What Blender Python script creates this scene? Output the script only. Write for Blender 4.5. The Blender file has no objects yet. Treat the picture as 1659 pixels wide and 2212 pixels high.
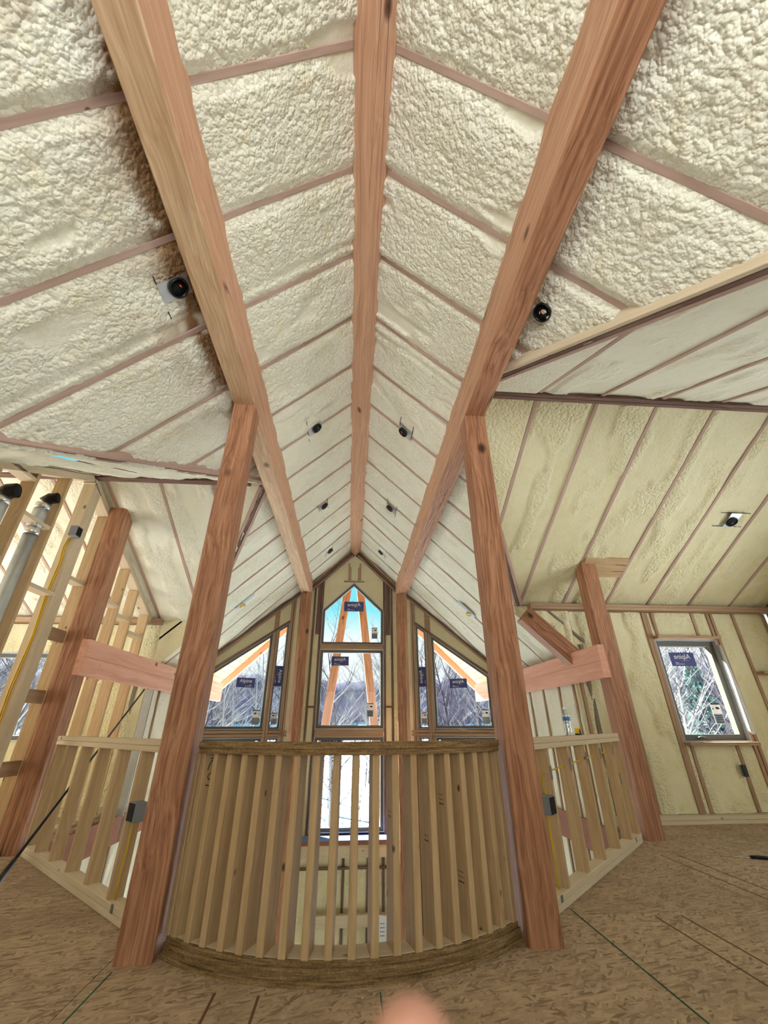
import bpy, math, random
import numpy as np
from mathutils import Vector, Matrix
random.seed(7); rng = np.random.default_rng(11)
S = bpy.context.scene
COL = S.collection

# ------------------------------------------------------------------ camera, sky, sun, added fill lights, exposure
CAM_H = 1.06
def make_camera():
    p, roll, yaw = 0.481523, -0.0032745, 0.0775269
    cy, sy = math.cos(yaw), math.sin(yaw)
    f0 = Vector((sy, cy, 0)); r0 = Vector((cy, -sy, 0)); u0 = Vector((0, 0, 1))
    f = f0*math.cos(p) + u0*math.sin(p); u = -f0*math.sin(p) + u0*math.cos(p)
    r = r0*math.cos(roll) + u*math.sin(roll); u2 = -r0*math.sin(roll) + u*math.cos(roll)
    m = Matrix((r, u2, -f)).transposed().to_4x4(); m.translation = (0, 0, CAM_H)
    cd = bpy.data.cameras.new('camera'); cd.sensor_fit = 'VERTICAL'; cd.sensor_height = 24.0
    cd.lens = 884.8/2212*24.0; cd.clip_start = 0.01; cd.clip_end = 500
    cd.dof.use_dof = True; cd.dof.focus_distance = 5.0; cd.dof.aperture_fstop = 2.4
    o = bpy.data.objects.new('camera', cd); o.matrix_world = m; COL.objects.link(o); S.camera = o
make_camera()

def make_world():
    w = bpy.data.worlds.new('sky'); S.world = w; w.use_nodes = True
    nt = w.node_tree; N = nt.nodes; L = nt.links; N.clear()
    out = N.new('ShaderNodeOutputWorld'); bg = N.new('ShaderNodeBackground'); L.new(bg.outputs[0], out.inputs[0])
    tc = N.new('ShaderNodeTexCoord'); sp = N.new('ShaderNodeSeparateXYZ'); L.new(tc.outputs['Generated'], sp.inputs[0])
    rp = N.new('ShaderNodeValToRGB'); e = rp.color_ramp.elements
    e[0].position = 0.0; e[0].color = (.98, .99, 1.0, 1)
    e[1].position = 0.17; e[1].color = (.92, .98, 1.0, 1)
    for pos, c in ((0.235, (.26, .80, .90, 1)), (0.4, (.14, .68, .86, 1)), (1.0, (.09, .48, .80, 1))):
        q = e.new(pos); q.color = c
    nz = N.new('ShaderNodeTexNoise'); nz.inputs['Scale'].default_value = 3.0; nz.inputs['Detail'].default_value = 5
    L.new(tc.outputs['Generated'], nz.inputs['Vector'])
    ma = N.new('ShaderNodeMath'); ma.operation = 'MULTIPLY_ADD'; ma.inputs[1].default_value = .10; ma.inputs[2].default_value = -.05
    L.new(nz.outputs['Fac'], ma.inputs[0])
    ad = N.new('ShaderNodeMath'); L.new(sp.outputs['Z'], ad.inputs[0]); L.new(ma.outputs[0], ad.inputs[1])
    L.new(ad.outputs[0], rp.inputs[0]); L.new(rp.outputs[0], bg.inputs[0])
    bg.inputs[1].default_value = 1.0
make_world()

def make_sun():
    l = bpy.data.lights.new('sun', 'SUN'); l.energy = 48.0; l.angle = 0.01; l.color = (.99, 1.0, .97)
    o = bpy.data.objects.new('sun', l); COL.objects.link(o)
    o.rotation_euler = Vector((.46, -.50, -.62)).to_track_quat('-Z', 'Y').to_euler()
make_sun()

def fill_light(name, loc, aim, sx, sy, power, color=(1, 1, 1)):
    # area light added to brighten the room, set in an invented opening
    l = bpy.data.lights.new(name, 'AREA'); l.shape = 'RECTANGLE'; l.size = sx; l.size_y = sy; l.energy = power; l.color = color
    o = bpy.data.objects.new(name, l); COL.objects.link(o); o.location = loc
    o.rotation_euler = (Vector(aim)-Vector(loc)).to_track_quat('-Z', 'Z').to_euler()
fill_light('fill_rear', (0.02, -4.02, 1.9), (0.02, -1.4, 5.2), 4.6, 2.6, 165, (1, .99, .95))
fill_light('fill_right_gable', (6.42, 3.0, 1.5), (0, 3.4, 2.2), 2.4, 1.5, 40, (.97, 1, .98))
fill_light('fill_left_gable', (-6.42, 4.6, 1.55), (-2, 4.9, 2.0), 3.0, 1.7, 70, (1, .93, .76))

S.view_settings.view_transform = 'Standard'; S.view_settings.look = 'None'
S.view_settings.gamma = 1.0; S.view_settings.use_curve_mapping = False
S.view_settings.exposure = 0.2
cyc = S.cycles
cyc.max_bounces = 8; cyc.diffuse_bounces = 5; cyc.glossy_bounces = 3; cyc.transmission_bounces = 4; cyc.transparent_max_bounces = 12
cyc.caustics_reflective = False; cyc.caustics_refractive = False; cyc.sample_clamp_indirect = 6.0
try:
    cyc.use_denoising = True; cyc.denoiser = 'OPENIMAGEDENOISE'
except Exception: pass

# ------------------------------------------------------------------ materials
def sl(r, g, b):
    f = lambda c: (c/255/12.92) if c/255 <= .04045 else ((c/255+.055)/1.055)**2.4
    return (f(r), f(g), f(b), 1)
class NT:
    def __init__(s, name):
        s.m = bpy.data.materials.new(name); s.m.use_nodes = True; s.t = s.m.node_tree; s.N = s.t.nodes; s.L = s.t.links
        s.b = s.N['Principled BSDF']; s.b.inputs['Roughness'].default_value = .75
        s.b.inputs['Specular IOR Level'].default_value = .25
    def n(s, typ, **kw):
        o = s.N.new(typ)
        for k, v in kw.items(): setattr(o, k, v)
        return o
    def l(s, a, b): s.L.new(a, b)
    def math(s, op, a, b=None, c=None):
        o = s.n('ShaderNodeMath', operation=op)
        for i, v in enumerate((a, b, c)):
            if v is None: continue
            if hasattr(v, 'links'): s.l(v, o.inputs[i])
            else: o.inputs[i].default_value = v
        return o.outputs[0]
    def mix(s, fac, a, b, mode='MIX'):
        o = s.n('ShaderNodeMix', data_type='RGBA', blend_type=mode)
        for i, v in ((0, fac), (6, a), (7, b)):
            if hasattr(v, 'links'): s.l(v, o.inputs[i])
            else: o.inputs[i].default_value = v
        return o.outputs[2]
    def coord(s, scale, rnd=True, kind='Object', rot=None):
        tc = s.n('ShaderNodeTexCoord'); mp = s.n('ShaderNodeMapping'); mp.inputs['Scale'].default_value = scale
        s.l(tc.outputs[kind], mp.inputs[0])
        if rot: mp.inputs['Rotation'].default_value = rot
        if not rnd: return mp.outputs[0]
        oi = s.n('ShaderNodeObjectInfo'); v = s.n('ShaderNodeVectorMath', operation='MULTIPLY_ADD')
        c = s.n('ShaderNodeCombineXYZ')
        for i in range(3): s.l(oi.outputs['Random'], c.inputs[i])
        s.l(c.outputs[0], v.inputs[0]); v.inputs[1].default_value = (37, 53, 71); s.l(mp.outputs[0], v.inputs[2])
        return v.outputs[0]
    def noise(s, vec, scale, detail=3, rough=.5, dist=0):
        o = s.n('ShaderNodeTexNoise'); s.l(vec, o.inputs['Vector']); o.inputs['Scale'].default_value = scale
        o.inputs['Detail'].default_value = detail; o.inputs['Roughness'].default_value = rough; o.inputs['Distortion'].default_value = dist
        return o.outputs['Fac']
    def ramp(s, f, *stops):
        o = s.n('ShaderNodeValToRGB'); e = o.color_ramp.elements
        e[0].position, e[0].color = stops[0]; e[1].position, e[1].color = stops[-1]
        for p, c in stops[1:-1]:
            q = e.new(p); q.color = c
        s.l(f, o.inputs[0]); return o.outputs[0]
    def bump(s, h, strength, dist=.01):
        o = s.n('ShaderNodeBump'); o.inputs['Strength'].default_value = strength; o.inputs['Distance'].default_value = dist
        s.l(h, o.inputs['Height']); s.l(o.outputs[0], s.b.inputs['Normal'])
    def col(s, c): 
        if hasattr(c, 'links'): s.l(c, s.b.inputs['Base Color'])
        else: s.b.inputs['Base Color'].default_value = c

def wood(name, light, dark, knot, ringscale=26, contrast=1.0, knots=.06, checks=0.0, rough=.62, kscale=(4, 7, 7), kgate=.8):
    t = NT(name)
    v = t.coord((.55, 1, 1)); 
    warp = t.noise(v, 2.2, 2)
    wv = t.n('ShaderNodeVectorMath', operation='MULTIPLY_ADD'); 
    cc = t.n('ShaderNodeCombineXYZ'); t.l(warp, cc.inputs[1]); t.l(warp, cc.inputs[2])
    t.l(cc.outputs[0], wv.inputs[0]); wv.inputs[1].default_value = (0, .14, .14); t.l(v, wv.inputs[2])
    m2 = t.n('ShaderNodeMapping'); m2.inputs['Scale'].default_value = (.05, 1, 1); t.l(wv.outputs[0], m2.inputs[0])
    rings = t.noise(m2.outputs[0], ringscale, 3, .65)
    fine = t.noise(m2.outputs[0], ringscale*3, 2, .6)
    f = t.math('ADD', t.math('MULTIPLY', rings, .75), t.math('MULTIPLY', fine, .25))
    base = t.ramp(f, (.5-.17/contrast, dark), (.5, tuple(.5*(a+b) for a, b in zip(light, dark))), (.5+.15/contrast, light))
    tone = t.noise(t.coord((.4, 1.2, 1.2)), 2.0, 2)
    base = t.mix(t.math('MULTIPLY', tone, .35), base, dark, 'MIX')
    kv = t.coord(kscale); vo = t.n('ShaderNodeTexVoronoi'); t.l(kv, vo.inputs['Vector']); vo.inputs['Scale'].default_value = 1.0
    kd = t.ramp(vo.outputs['Distance'], (0, (1, 1, 1, 1)), (knots, (.8, .8, .8, 1)), (knots*1.9, (0, 0, 0, 1)))
    ks = t.n('ShaderNodeSeparateColor'); t.l(vo.outputs['Color'], ks.inputs[0])
    base = t.mix(t.math('MULTIPLY', kd, t.math('GREATER_THAN', ks.outputs[0], kgate)), base, knot)
    if checks > 0:
        cv = t.coord((.012, 1, 1)); ck = t.noise(cv, 7, 0, .4)
        cm = t.ramp(t.math('ABSOLUTE', t.math('SUBTRACT', ck, .5)), (0, (1, 1, 1, 1)), (.0035, (0, 0, 0, 1)))
        base = t.mix(t.math('MULTIPLY', cm, checks), base, (.02, .012, .008, 1))
    t.col(base); t.b.inputs['Roughness'].default_value = rough
    t.bump(f, .10, .004)
    return t.m
M = {}
M['fir'] = wood('fir_timber', sl(186, 136, 104), sl(124, 80, 54), sl(44, 20, 10), 46, 1.2, .10, .8, .58, (2.6, 4.2, 4.2), .78)
M['firpeach'] = wood('fir_timber_peach', sl(206, 164, 134), sl(166, 120, 92), sl(66, 30, 16), 40, 1.0, .10, .8, .58, (2.6, 4.2, 4.2), .78)
M['firpale'] = wood('fir_timber_pale', sl(202, 174, 138), sl(160, 122, 90), sl(52, 26, 14), 34, 1.1, .10, .9, .58, (2.6, 4.2, 4.2), .78)
M['firpink'] = wood('fir_timber_pink', sl(222, 172, 148), sl(192, 134, 108), sl(92, 48, 34), 16, .8, .12, .3, .6, (4, 6, 6), .75)
M['pine'] = wood('pine_lumber', sl(194, 168, 130), sl(160, 130, 92), sl(58, 32, 16), 40, .8, .075, 0, .7, (6, 10, 10), .66)
M['pinegrey'] = wood('pine_lumber_dusty', sl(210, 194, 168), sl(182, 162, 132), sl(84, 62, 44), 20, .6, .11, 0, .8, (6, 10, 10), .78)
M['rafter'] = wood('rafter_lumber', sl(186, 160, 146), sl(146, 118, 104), sl(70, 46, 36), 18, .7, .04, 0, .8)
M['lvl'] = wood('laminated_lumber', sl(132, 104, 92), sl(84, 60, 50), sl(40, 26, 20), 30, 1.2, .02, 0, .8)
M['studtrim'] = wood('framing_oversprayed', sl(176, 148, 118), sl(134, 104, 80), sl(80, 54, 36), 18, .7, .04, 0, .8)
M['soffit'] = wood('soffit_board', sl(246, 214, 150), sl(226, 182, 112), sl(170, 110, 50), 14, .6, .05, 0, .6)

def foam_mat(name, c1, c2, yellow, bumpscale=38, bs=.35):
    t = NT(name); v = t.coord((1, 1, 1), rnd=False)
    a = t.noise(v, 2.3, 4, .6); b = t.noise(v, 34, 3, .6)
    base = t.mix(t.ramp(a, (.35, (0, 0, 0, 1)), (.68, (1, 1, 1, 1))), c1, c2)
    yy = t.ramp(t.noise(v, 5.5, 5, .65), (.56, (0, 0, 0, 1)), (.74, (1, 1, 1, 1)))
    base = t.mix(t.math('MULTIPLY', yy, .55), base, yellow)
    at = t.n('ShaderNodeAttribute', attribute_name='stain')
    base = t.mix(at.outputs['Fac'], base, sl(126, 88, 44))
    pit = t.n('ShaderNodeTexVoronoi'); t.l(v, pit.inputs['Vector']); pit.inputs['Scale'].default_value = 9
    pm = t.ramp(pit.outputs['Distance'], (0, (1, 1, 1, 1)), (.07, (0, 0, 0, 1)))
    base = t.mix(t.math('MULTIPLY', pm, .5), base, sl(120, 104, 66))
    t.col(base); t.b.inputs['Roughness'].default_value = .55
    ar = t.n('ShaderNodeAttribute', attribute_name='rough')
    wv = t.n('ShaderNodeVectorMath', operation='MULTIPLY_ADD'); nzc = t.n('ShaderNodeTexNoise'); t.l(v, nzc.inputs['Vector']); nzc.inputs['Scale'].default_value = 11
    t.l(nzc.outputs['Color'], wv.inputs[0]); wv.inputs[1].default_value = (.02, .02, .02); t.l(v, wv.inputs[2])
    lm = t.n('ShaderNodeTexVoronoi', feature='SMOOTH_F1'); t.l(wv.outputs[0], lm.inputs['Vector']); lm.inputs['Scale'].default_value = 30; lm.inputs['Smoothness'].default_value = .25
    l2 = t.n('ShaderNodeTexVoronoi', feature='SMOOTH_F1'); t.l(wv.outputs[0], l2.inputs['Vector']); l2.inputs['Scale'].default_value = 62; l2.inputs['Smoothness'].default_value = .25
    sq = lambda q: t.math('MULTIPLY', q, q)
    lump = t.math('ADD', t.math('MULTIPLY', sq(lm.outputs['Distance']), -2.0), t.math('MULTIPLY', sq(l2.outputs['Distance']), -.9))
    lump = t.math('MULTIPLY', lump, t.math('ADD', ar.outputs['Fac'], .06))
    h = t.math('ADD', t.math('MULTIPLY', t.math('ADD', t.noise(v, bumpscale, 4, .65), t.math('MULTIPLY', b, .4)), .5), lump)
    t.bump(h, bs*1.5, .02)
    return t.m
M['foam'] = foam_mat('spray_foam', sl(231, 228, 210), sl(223, 219, 197), sl(208, 193, 146))
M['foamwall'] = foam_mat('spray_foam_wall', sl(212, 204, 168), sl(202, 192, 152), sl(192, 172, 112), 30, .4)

def osb_mat(name, c1, c2, c3, scale=1.0):
    t = NT(name); v = t.coord((1, 1, 1), rnd=True); res = None; hh = None
    for k, ang in enumerate((.15, 1.25, 2.2, 2.9)):
        mr = t.n('ShaderNodeMapping'); mr.inputs['Rotation'].default_value = (0, 0, ang); mr.inputs['Location'].default_value = (k*3.7, k*1.3, 0); t.l(v, mr.inputs[0])
        m1 = t.n('ShaderNodeMapping'); m1.inputs['Scale'].default_value = (17*scale, 70*scale, 1); t.l(mr.outputs[0], m1.inputs[0])
        vo = t.n('ShaderNodeTexVoronoi'); vo.voronoi_dimensions = '2D'; t.l(m1.outputs[0], vo.inputs['Vector']); vo.inputs['Scale'].default_value = 1.0
        sp = t.n('ShaderNodeSeparateColor'); t.l(vo.outputs['Color'], sp.inputs[0])
        col = t.ramp(sp.outputs[0], (0, c3), (.25, c2), (.7, c1), (1, tuple(min(1, x*1.15) for x in c1[:3])+(1,)))
        if res is None: res, hh = col, sp.outputs[1]
        else:
            pick = t.math('GREATER_THAN', sp.outputs[2], .55); res = t.mix(pick, res, col)
            hh = t.math('ADD', hh, t.math('MULTIPLY', pick, sp.outputs[1]))
    n2 = t.noise(v, 1.1*scale, 5, .7); res = t.mix(t.math('MULTIPLY', t.ramp(n2, (.34, (1, 1, 1, 1)), (.5, (0, 0, 0, 1))), .45), res, c3)
    n3 = t.noise(v, 70*scale, 3, .6); res = t.mix(t.math('MULTIPLY', n3, .5), res, c2)
    sk = t.n('ShaderNodeTexVoronoi'); t.l(v, sk.inputs['Vector']); sk.inputs['Scale'].default_value = 7
    res = t.mix(t.ramp(sk.outputs['Distance'], (0, (1, 1, 1, 1)), (.03, (1, 1, 1, 1)), (.035, (0, 0, 0, 1))), res, sl(216, 206, 186))
    t.col(res); t.b.inputs['Roughness'].default_value = .8
    t.bump(hh, .1, .003)
    return t.m
M['osb'] = osb_mat('osb_subfloor', sl(176, 152, 124), sl(154, 130, 104), sl(108, 86, 66))
def edge_mat():
    t = NT('osb_edge'); v = t.coord((3, 3, 60)); v2 = t.coord((40, 40, 60))
    f = t.math('ADD', t.math('MULTIPLY', t.noise(v, 2.2, 4, .7), .65), t.math('MULTIPLY', t.noise(v2, 2, 3, .6), .35))
    t.col(t.ramp(f, (.34, sl(72, 52, 32)), (.5, sl(124, 98, 64)), (.66, sl(158, 132, 94)))); t.b.inputs['Roughness'].default_value = .85; t.bump(f, .3, .004)
    return t.m
M['osbedge'] = edge_mat()

def plain(name, c, rough=.6, metal=0, spec=.3, noise=0):
    t = NT(name)
    if noise:
        v = t.coord((1, 1, 1)); t.col(t.mix(t.noise(v, 14, 4), c, tuple(x*(1-noise) for x in c[:3])+(1,)))
    else:
        v = t.coord((1, 1, 1)); t.col(t.mix(t.math('MULTIPLY', t.noise(v, 30, 2), .15), c, tuple(x*.8 for x in c[:3])+(1,)))
    t.b.inputs['Roughness'].default_value = rough; t.b.inputs['Metallic'].default_value = metal; t.b.inputs['Specular IOR Level'].default_value = spec
    return t.m
M['black'] = plain('black_plastic', (.006, .006, .007, 1), .35)
M['blackmat'] = plain('black_interior', (.003, .003, .003, 1), .8)
M['galv'] = plain('galvanised_steel', (.62, .66, .70, 1), .35, .85, .5, .25)
M['foil'] = plain('foil_tape', (.8, .82, .85, 1), .28, .9, .5, .2)
M['plate'] = plain('nail_plate_steel', (.16, .16, .18, 1), .5, .5)
M['grey'] = plain('grey_box_plastic', sl(118, 120, 124), .55)
M['yellow'] = plain('yellow_cable', sl(196, 158, 20), .5)
M['orange'] = plain('orange_connector', sl(226, 90, 40), .5)
M['bronze'] = plain('dark_window_frame', sl(92, 88, 80), .5)
M['jamb'] = plain('window_flashing', sl(176, 178, 180), .6, 0, .3, .3)
M['stickblue'] = plain('blue_sticker', sl(62, 66, 122), .5)
M['stickdark'] = plain('grey_sticker', sl(120, 132, 146), .5)
M['white'] = plain('white_print', (.92, .92, .95, 1), .5)
M['ink'] = plain('black_ink', (.012, .008, .006, 1), .7)
M['stamp'] = plain('brown_stamp_ink', sl(92, 64, 38), .8)
M['chalk'] = plain('green_chalk', sl(20, 84, 62), .9)
M['membrane'] = plain('blue_sill_membrane', sl(112, 132, 186), .5, 0, .3, .45)
M['paper'] = plain('white_paper', sl(226, 230, 236), .8)
M['vapour'] = plain('white_sheet', sl(206, 208, 206), .5, 0, .3, .2)
M['brown'] = plain('reddish_board', sl(150, 96, 72), .75, 0, .2, .3)
M['skin'] = plain('skin', sl(206, 150, 132), .5, 0, .4, .12)
M['nail'] = plain('finger_nail', sl(226, 176, 162), .35)
M['snow'] = plain('snow', (.86, .90, .97, 1), .8, 0, .2, .06)
M['birch'] = plain('birch_bark', sl(120, 116, 114), .8, 0, .2, .35)
M['twig'] = plain('bare_twig', sl(66, 58, 66), .9, 0, .1, .3)
M['brush'] = plain('distant_brush', sl(88, 84, 106), .95, 0, .1, .35)
M['spruce'] = plain('spruce_needles', sl(86, 120, 112), .9, 0, .1, .4)
M['concrete'] = plain('lower_floor', sl(200, 200, 194), .8, 0, .2, .3)
M['sheath'] = plain('roof_deck', sl(120, 110, 96), .9)
def glass_mat(name, tint, refl=.05):
    m = bpy.data.materials.new(name); m.use_nodes = True; t = m.node_tree; t.nodes.clear()
    o = t.nodes.new('ShaderNodeOutputMaterial'); mx = t.nodes.new('ShaderNodeMixShader'); tr = t.nodes.new('ShaderNodeBsdfTransparent')
    gl = t.nodes.new('ShaderNodeBsdfGlossy'); gl.inputs['Roughness'].default_value = .02
    nz = t.nodes.new('ShaderNodeTexNoise'); nz.inputs['Scale'].default_value = 1.5
    mr = t.nodes.new('ShaderNodeMapRange'); mr.inputs[3].default_value = refl*.8; mr.inputs[4].default_value = refl*1.2
    t.links.new(nz.outputs['Fac'], mr.inputs[0]); t.links.new(mr.outputs[0], mx.inputs[0])
    tr.inputs[0].default_value = tint; t.links.new(tr.outputs[0], mx.inputs[1]); t.links.new(gl.outputs[0], mx.inputs[2]); t.links.new(mx.outputs[0], o.inputs[0])
    return m
M['glass'] = glass_mat('window_glass', (.95, .98, .98, 1), .008)
M['bottle'] = glass_mat('clear_bottle_plastic', (.86, .92, .95, 1), .22)

# ------------------------------------------------------------------ object helpers
def link(name, me, mat=None, parent=None, mw=None):
    o = bpy.data.objects.new(name, me); COL.objects.link(o)
    if mat is not None and len(me.materials) == 0: me.materials.append(mat if not isinstance(mat, str) else M[mat])
    mw = mw or Matrix.Identity(4)
    if parent is not None:
        o.parent = parent; o.matrix_parent_inverse = Matrix.Identity(4)
        o.matrix_local = PW(parent).inverted() @ mw
    else: o.matrix_world = mw
    o['_mw'] = [x for r in mw for x in r]
    return o
def PW(o):
    return Matrix([o['_mw'][i*4:i*4+4] for i in range(4)])
def mesh(verts, faces, smooth=False):
    me = bpy.data.meshes.new('m'); me.from_pydata([tuple(map(float, v)) for v in verts], [], faces); me.update()
    if smooth: me.polygons.foreach_set('use_smooth', [True]*len(me.polygons))
    return me
def thing(name, label, cat, loc, group=None, kind=None):
    o = bpy.data.objects.new(name, None); o.empty_display_size = .1; COL.objects.link(o); o.location = loc
    mw = Matrix.Translation(loc); o['_mw'] = [x for r in mw for x in r]
    tag(o, label, cat, group, kind); return o
def tag(o, label=None, cat=None, group=None, kind=None):
    if label: o['label'] = label
    if cat: o['category'] = cat
    if group: o['group'] = group
    if kind: o['kind'] = kind
    return o
def struct(name, label, loc=(0, 0, 0)): return thing(name, label, None, loc, None, 'structure')
_boxes = {}
def boxmesh(l, w, h, ch, mat):
    k = (round(l, 3), round(w, 4), round(h, 4), ch, mat)
    if k in _boxes: return _boxes[k]
    a, b = w/2, h/2; c = ch
    pr = [(-a+c, -b), (a-c, -b), (a, -b+c), (a, b-c), (a-c, b), (-a+c, b), (-a, b-c), (-a, -b+c)] if c > 0 else [(-a, -b), (a, -b), (a, b), (-a, b)]
    n = len(pr); V = [(0, y, z) for y, z in pr]+[(l, y, z) for y, z in pr]
    F = [tuple(range(n))[::-1], tuple(range(n, 2*n))]+[(i, (i+1) % n, n+(i+1) % n, n+i) for i in range(n)]
    F = [f[::-1] for f in F] if False else F
    me = mesh(V, F); me.materials.append(M[mat]); _boxes[k] = me; return me
def frame_x(p0, p1, up):
    p0, p1, up = Vector(p0), Vector(p1), Vector(up); x = (p1-p0).normalized()
    y = up.cross(x).normalized(); z = x.cross(y)
    m = Matrix((x, y, z)).transposed().to_4x4(); m.translation = p0; return m
def beam(name, p0, p1, w, h, mat, parent=None, up=(0, 0, 1), ch=.003):
    # a stick of lumber from p0 to p1 (centre line): w across, h along up; its grain runs along it
    l = (Vector(p1)-Vector(p0)).length
    return link(name, boxmesh(l, w, h, ch, mat), None, parent, frame_x(p0, p1, up))
def bxx(name, x0, x1, y0, y1, z0, z1, mat, parent=None, axis=None, ch=.002):
    # axis-aligned stick, length along its longest side (or the given axis)
    d = (x1-x0, y1-y0, z1-z0); ax = axis if axis is not None else max(range(3), key=lambda i: d[i])
    c = [(x0+x1)/2, (y0+y1)/2, (z0+z1)/2]; a = list(c); b = list(c); a[ax] = (x0, y0, z0)[ax]; b[ax] = (x1, y1, z1)[ax]
    if ax == 2: return beam(name, a, b, d[0], d[1], mat, parent, (0, 1, 0), ch)
    if ax == 0: return beam(name, a, b, d[1], d[2], mat, parent, (0, 0, 1), ch)
    return beam(name, a, b, d[0], d[2], mat, parent, (0, 0, 1), ch)
def prism(name, poly, ext, mat, parent=None, smooth=False):
    # poly: 3D points in a plane; ext: extrusion vector
    n = len(poly); e = Vector(ext); P = [Vector(p) for p in poly]; o = P[0].copy()
    V = [p-o for p in P]+[p+e-o for p in P]
    nrm = Vector((0, 0, 0))
    for i in range(n): nrm += (P[i]-o).cross(P[(i+1) % n]-o)
    F = [tuple(range(n)), tuple(range(2*n-1, n-1, -1))]+[(i, n+i, n+(i+1) % n, (i+1) % n) for i in range(n)]
    if nrm.dot(e) > 0: F = [f[::-1] for f in F]
    return link(name, mesh(V, F, smooth), mat, parent, Matrix.Translation(o))
def tube(name, pts, r, mat, parent=None, seg=8, cap=True, smooth=True):
    P = [Vector(p) for p in pts]; o = P[0].copy(); V = []; F = []
    R = r if isinstance(r, (list, tuple)) else [r]*len(P)
    ref = Vector((0, 0, 1))
    for i, p in enumerate(P):
        d = (P[min(i+1, len(P)-1)]-P[max(i-1, 0)]).normalized()
        u = ref if abs(d.dot(ref)) < .95 else Vector((1, 0, 0))
        a = d.cross(u).normalized(); b = d.cross(a)
        if i and (a.dot(pa) < 0): pass
        pa = a
        for k in range(seg):
            t = 2*math.pi*k/seg; V.append(p-o+(a*math.cos(t)+b*math.sin(t))*R[i])
    for i in range(len(P)-1):
        for k in range(seg):
            F.append((i*seg+k, i*seg+(k+1) % seg, (i+1)*seg+(k+1) % seg, (i+1)*seg+k))
    if cap:
        F.append(tuple(range(seg))[::-1]); F.append(tuple(range((len(P)-1)*seg, len(P)*seg)))
    return link(name, mesh(V, F, smooth), mat, parent, Matrix.Translation(o))
def lathe(name, prof, origin, axis, mat, parent=None, seg=20, smooth=True):
    ax = Vector(axis).normalized(); u = Vector((0, 0, 1)) if abs(ax.z) < .9 else Vector((1, 0, 0))
    a = ax.cross(u).normalized(); b = ax.cross(a); V = []; F = []
    for r, h in prof:
        for k in range(seg):
            t = 2*math.pi*k/seg; V.append(ax*h+(a*math.cos(t)+b*math.sin(t))*r)
    for i in range(len(prof)-1):
        for k in range(seg): F.append((i*seg+k, i*seg+(k+1) % seg, (i+1)*seg+(k+1) % seg, (i+1)*seg+k))
    F.append(tuple(range(seg))[::-1]); F.append(tuple(range((len(prof)-1)*seg, len(prof)*seg)))
    return link(name, mesh(V, F, smooth), mat, parent, Matrix.Translation(origin))

# ------------------------------------------------------------------ foam relief
def _h(ix, iy, s):
    a = (ix.astype(np.int64)*374761393+iy.astype(np.int64)*668265263+s*974634777) & 0xffffffff
    a = ((a ^ (a >> 13))*1274126177) & 0xffffffff
    return ((a ^ (a >> 16)) & 0xffffff)/float(0xffffff)
def vnoise(x, y, s=0):
    ix, iy = np.floor(x), np.floor(y); fx, fy = x-ix, y-iy; fx = fx*fx*(3-2*fx); fy = fy*fy*(3-2*fy)
    a, b, c, d = _h(ix, iy, s), _h(ix+1, iy, s), _h(ix, iy+1, s), _h(ix+1, iy+1, s)
    return (a*(1-fx)+b*fx)*(1-fy)+(c*(1-fx)+d*fx)*fy
def fbm(x, y, s=0, o=3):
    r = 0; a = .5
    for i in range(o): r = r+a*vnoise(x*2**i, y*2**i, s+i); a *= .5
    return r/(1-.5**o)
def domes(x, y, s=0):
    ix, iy = np.floor(x), np.floor(y); best = np.full(x.shape, 9.0)
    for i in (-1, 0, 1):
        for j in (-1, 0, 1):
            cx, cy = ix+i, iy+j; px = cx+.15+.7*_h(cx, cy, s); py = cy+.15+.7*_h(cx, cy, s+7)
            best = np.minimum(best, (x-px)**2+(y-py)**2)
    return np.sqrt(np.clip(1-best*1.25, 0, 1))
def sstep(a, b, x):
    t = np.clip((x-a)/(b-a), 0, 1); return t*t*(3-2*t)
def foam_relief(s, t, rough, seed):
    ws = s+.03*(vnoise(s*7, t*7, seed+40)-.5); wt = t+.03*(vnoise(s*7+9, t*7, seed+41)-.5)
    big = (fbm(s/.42, t/.30, seed, 3)-.5)*.045
    m = sstep(.62-.45*rough, .78-.45*rough, fbm(s/.55, t/.20, seed+20, 3))
    k = .6+.8*vnoise(s/.3, t/.3, seed+5)
    l1 = domes(ws/.060, wt/.055, seed+3); l2 = domes(ws/.034+5, wt/.031, seed+4)
    bump = (.022*l1*k+.010*l2)*m*(.45+.55*rough)
    return big*(.35+.65*rough)+bump-.012*(1-m)*(1-rough), m*(.3+.7*rough)
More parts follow.
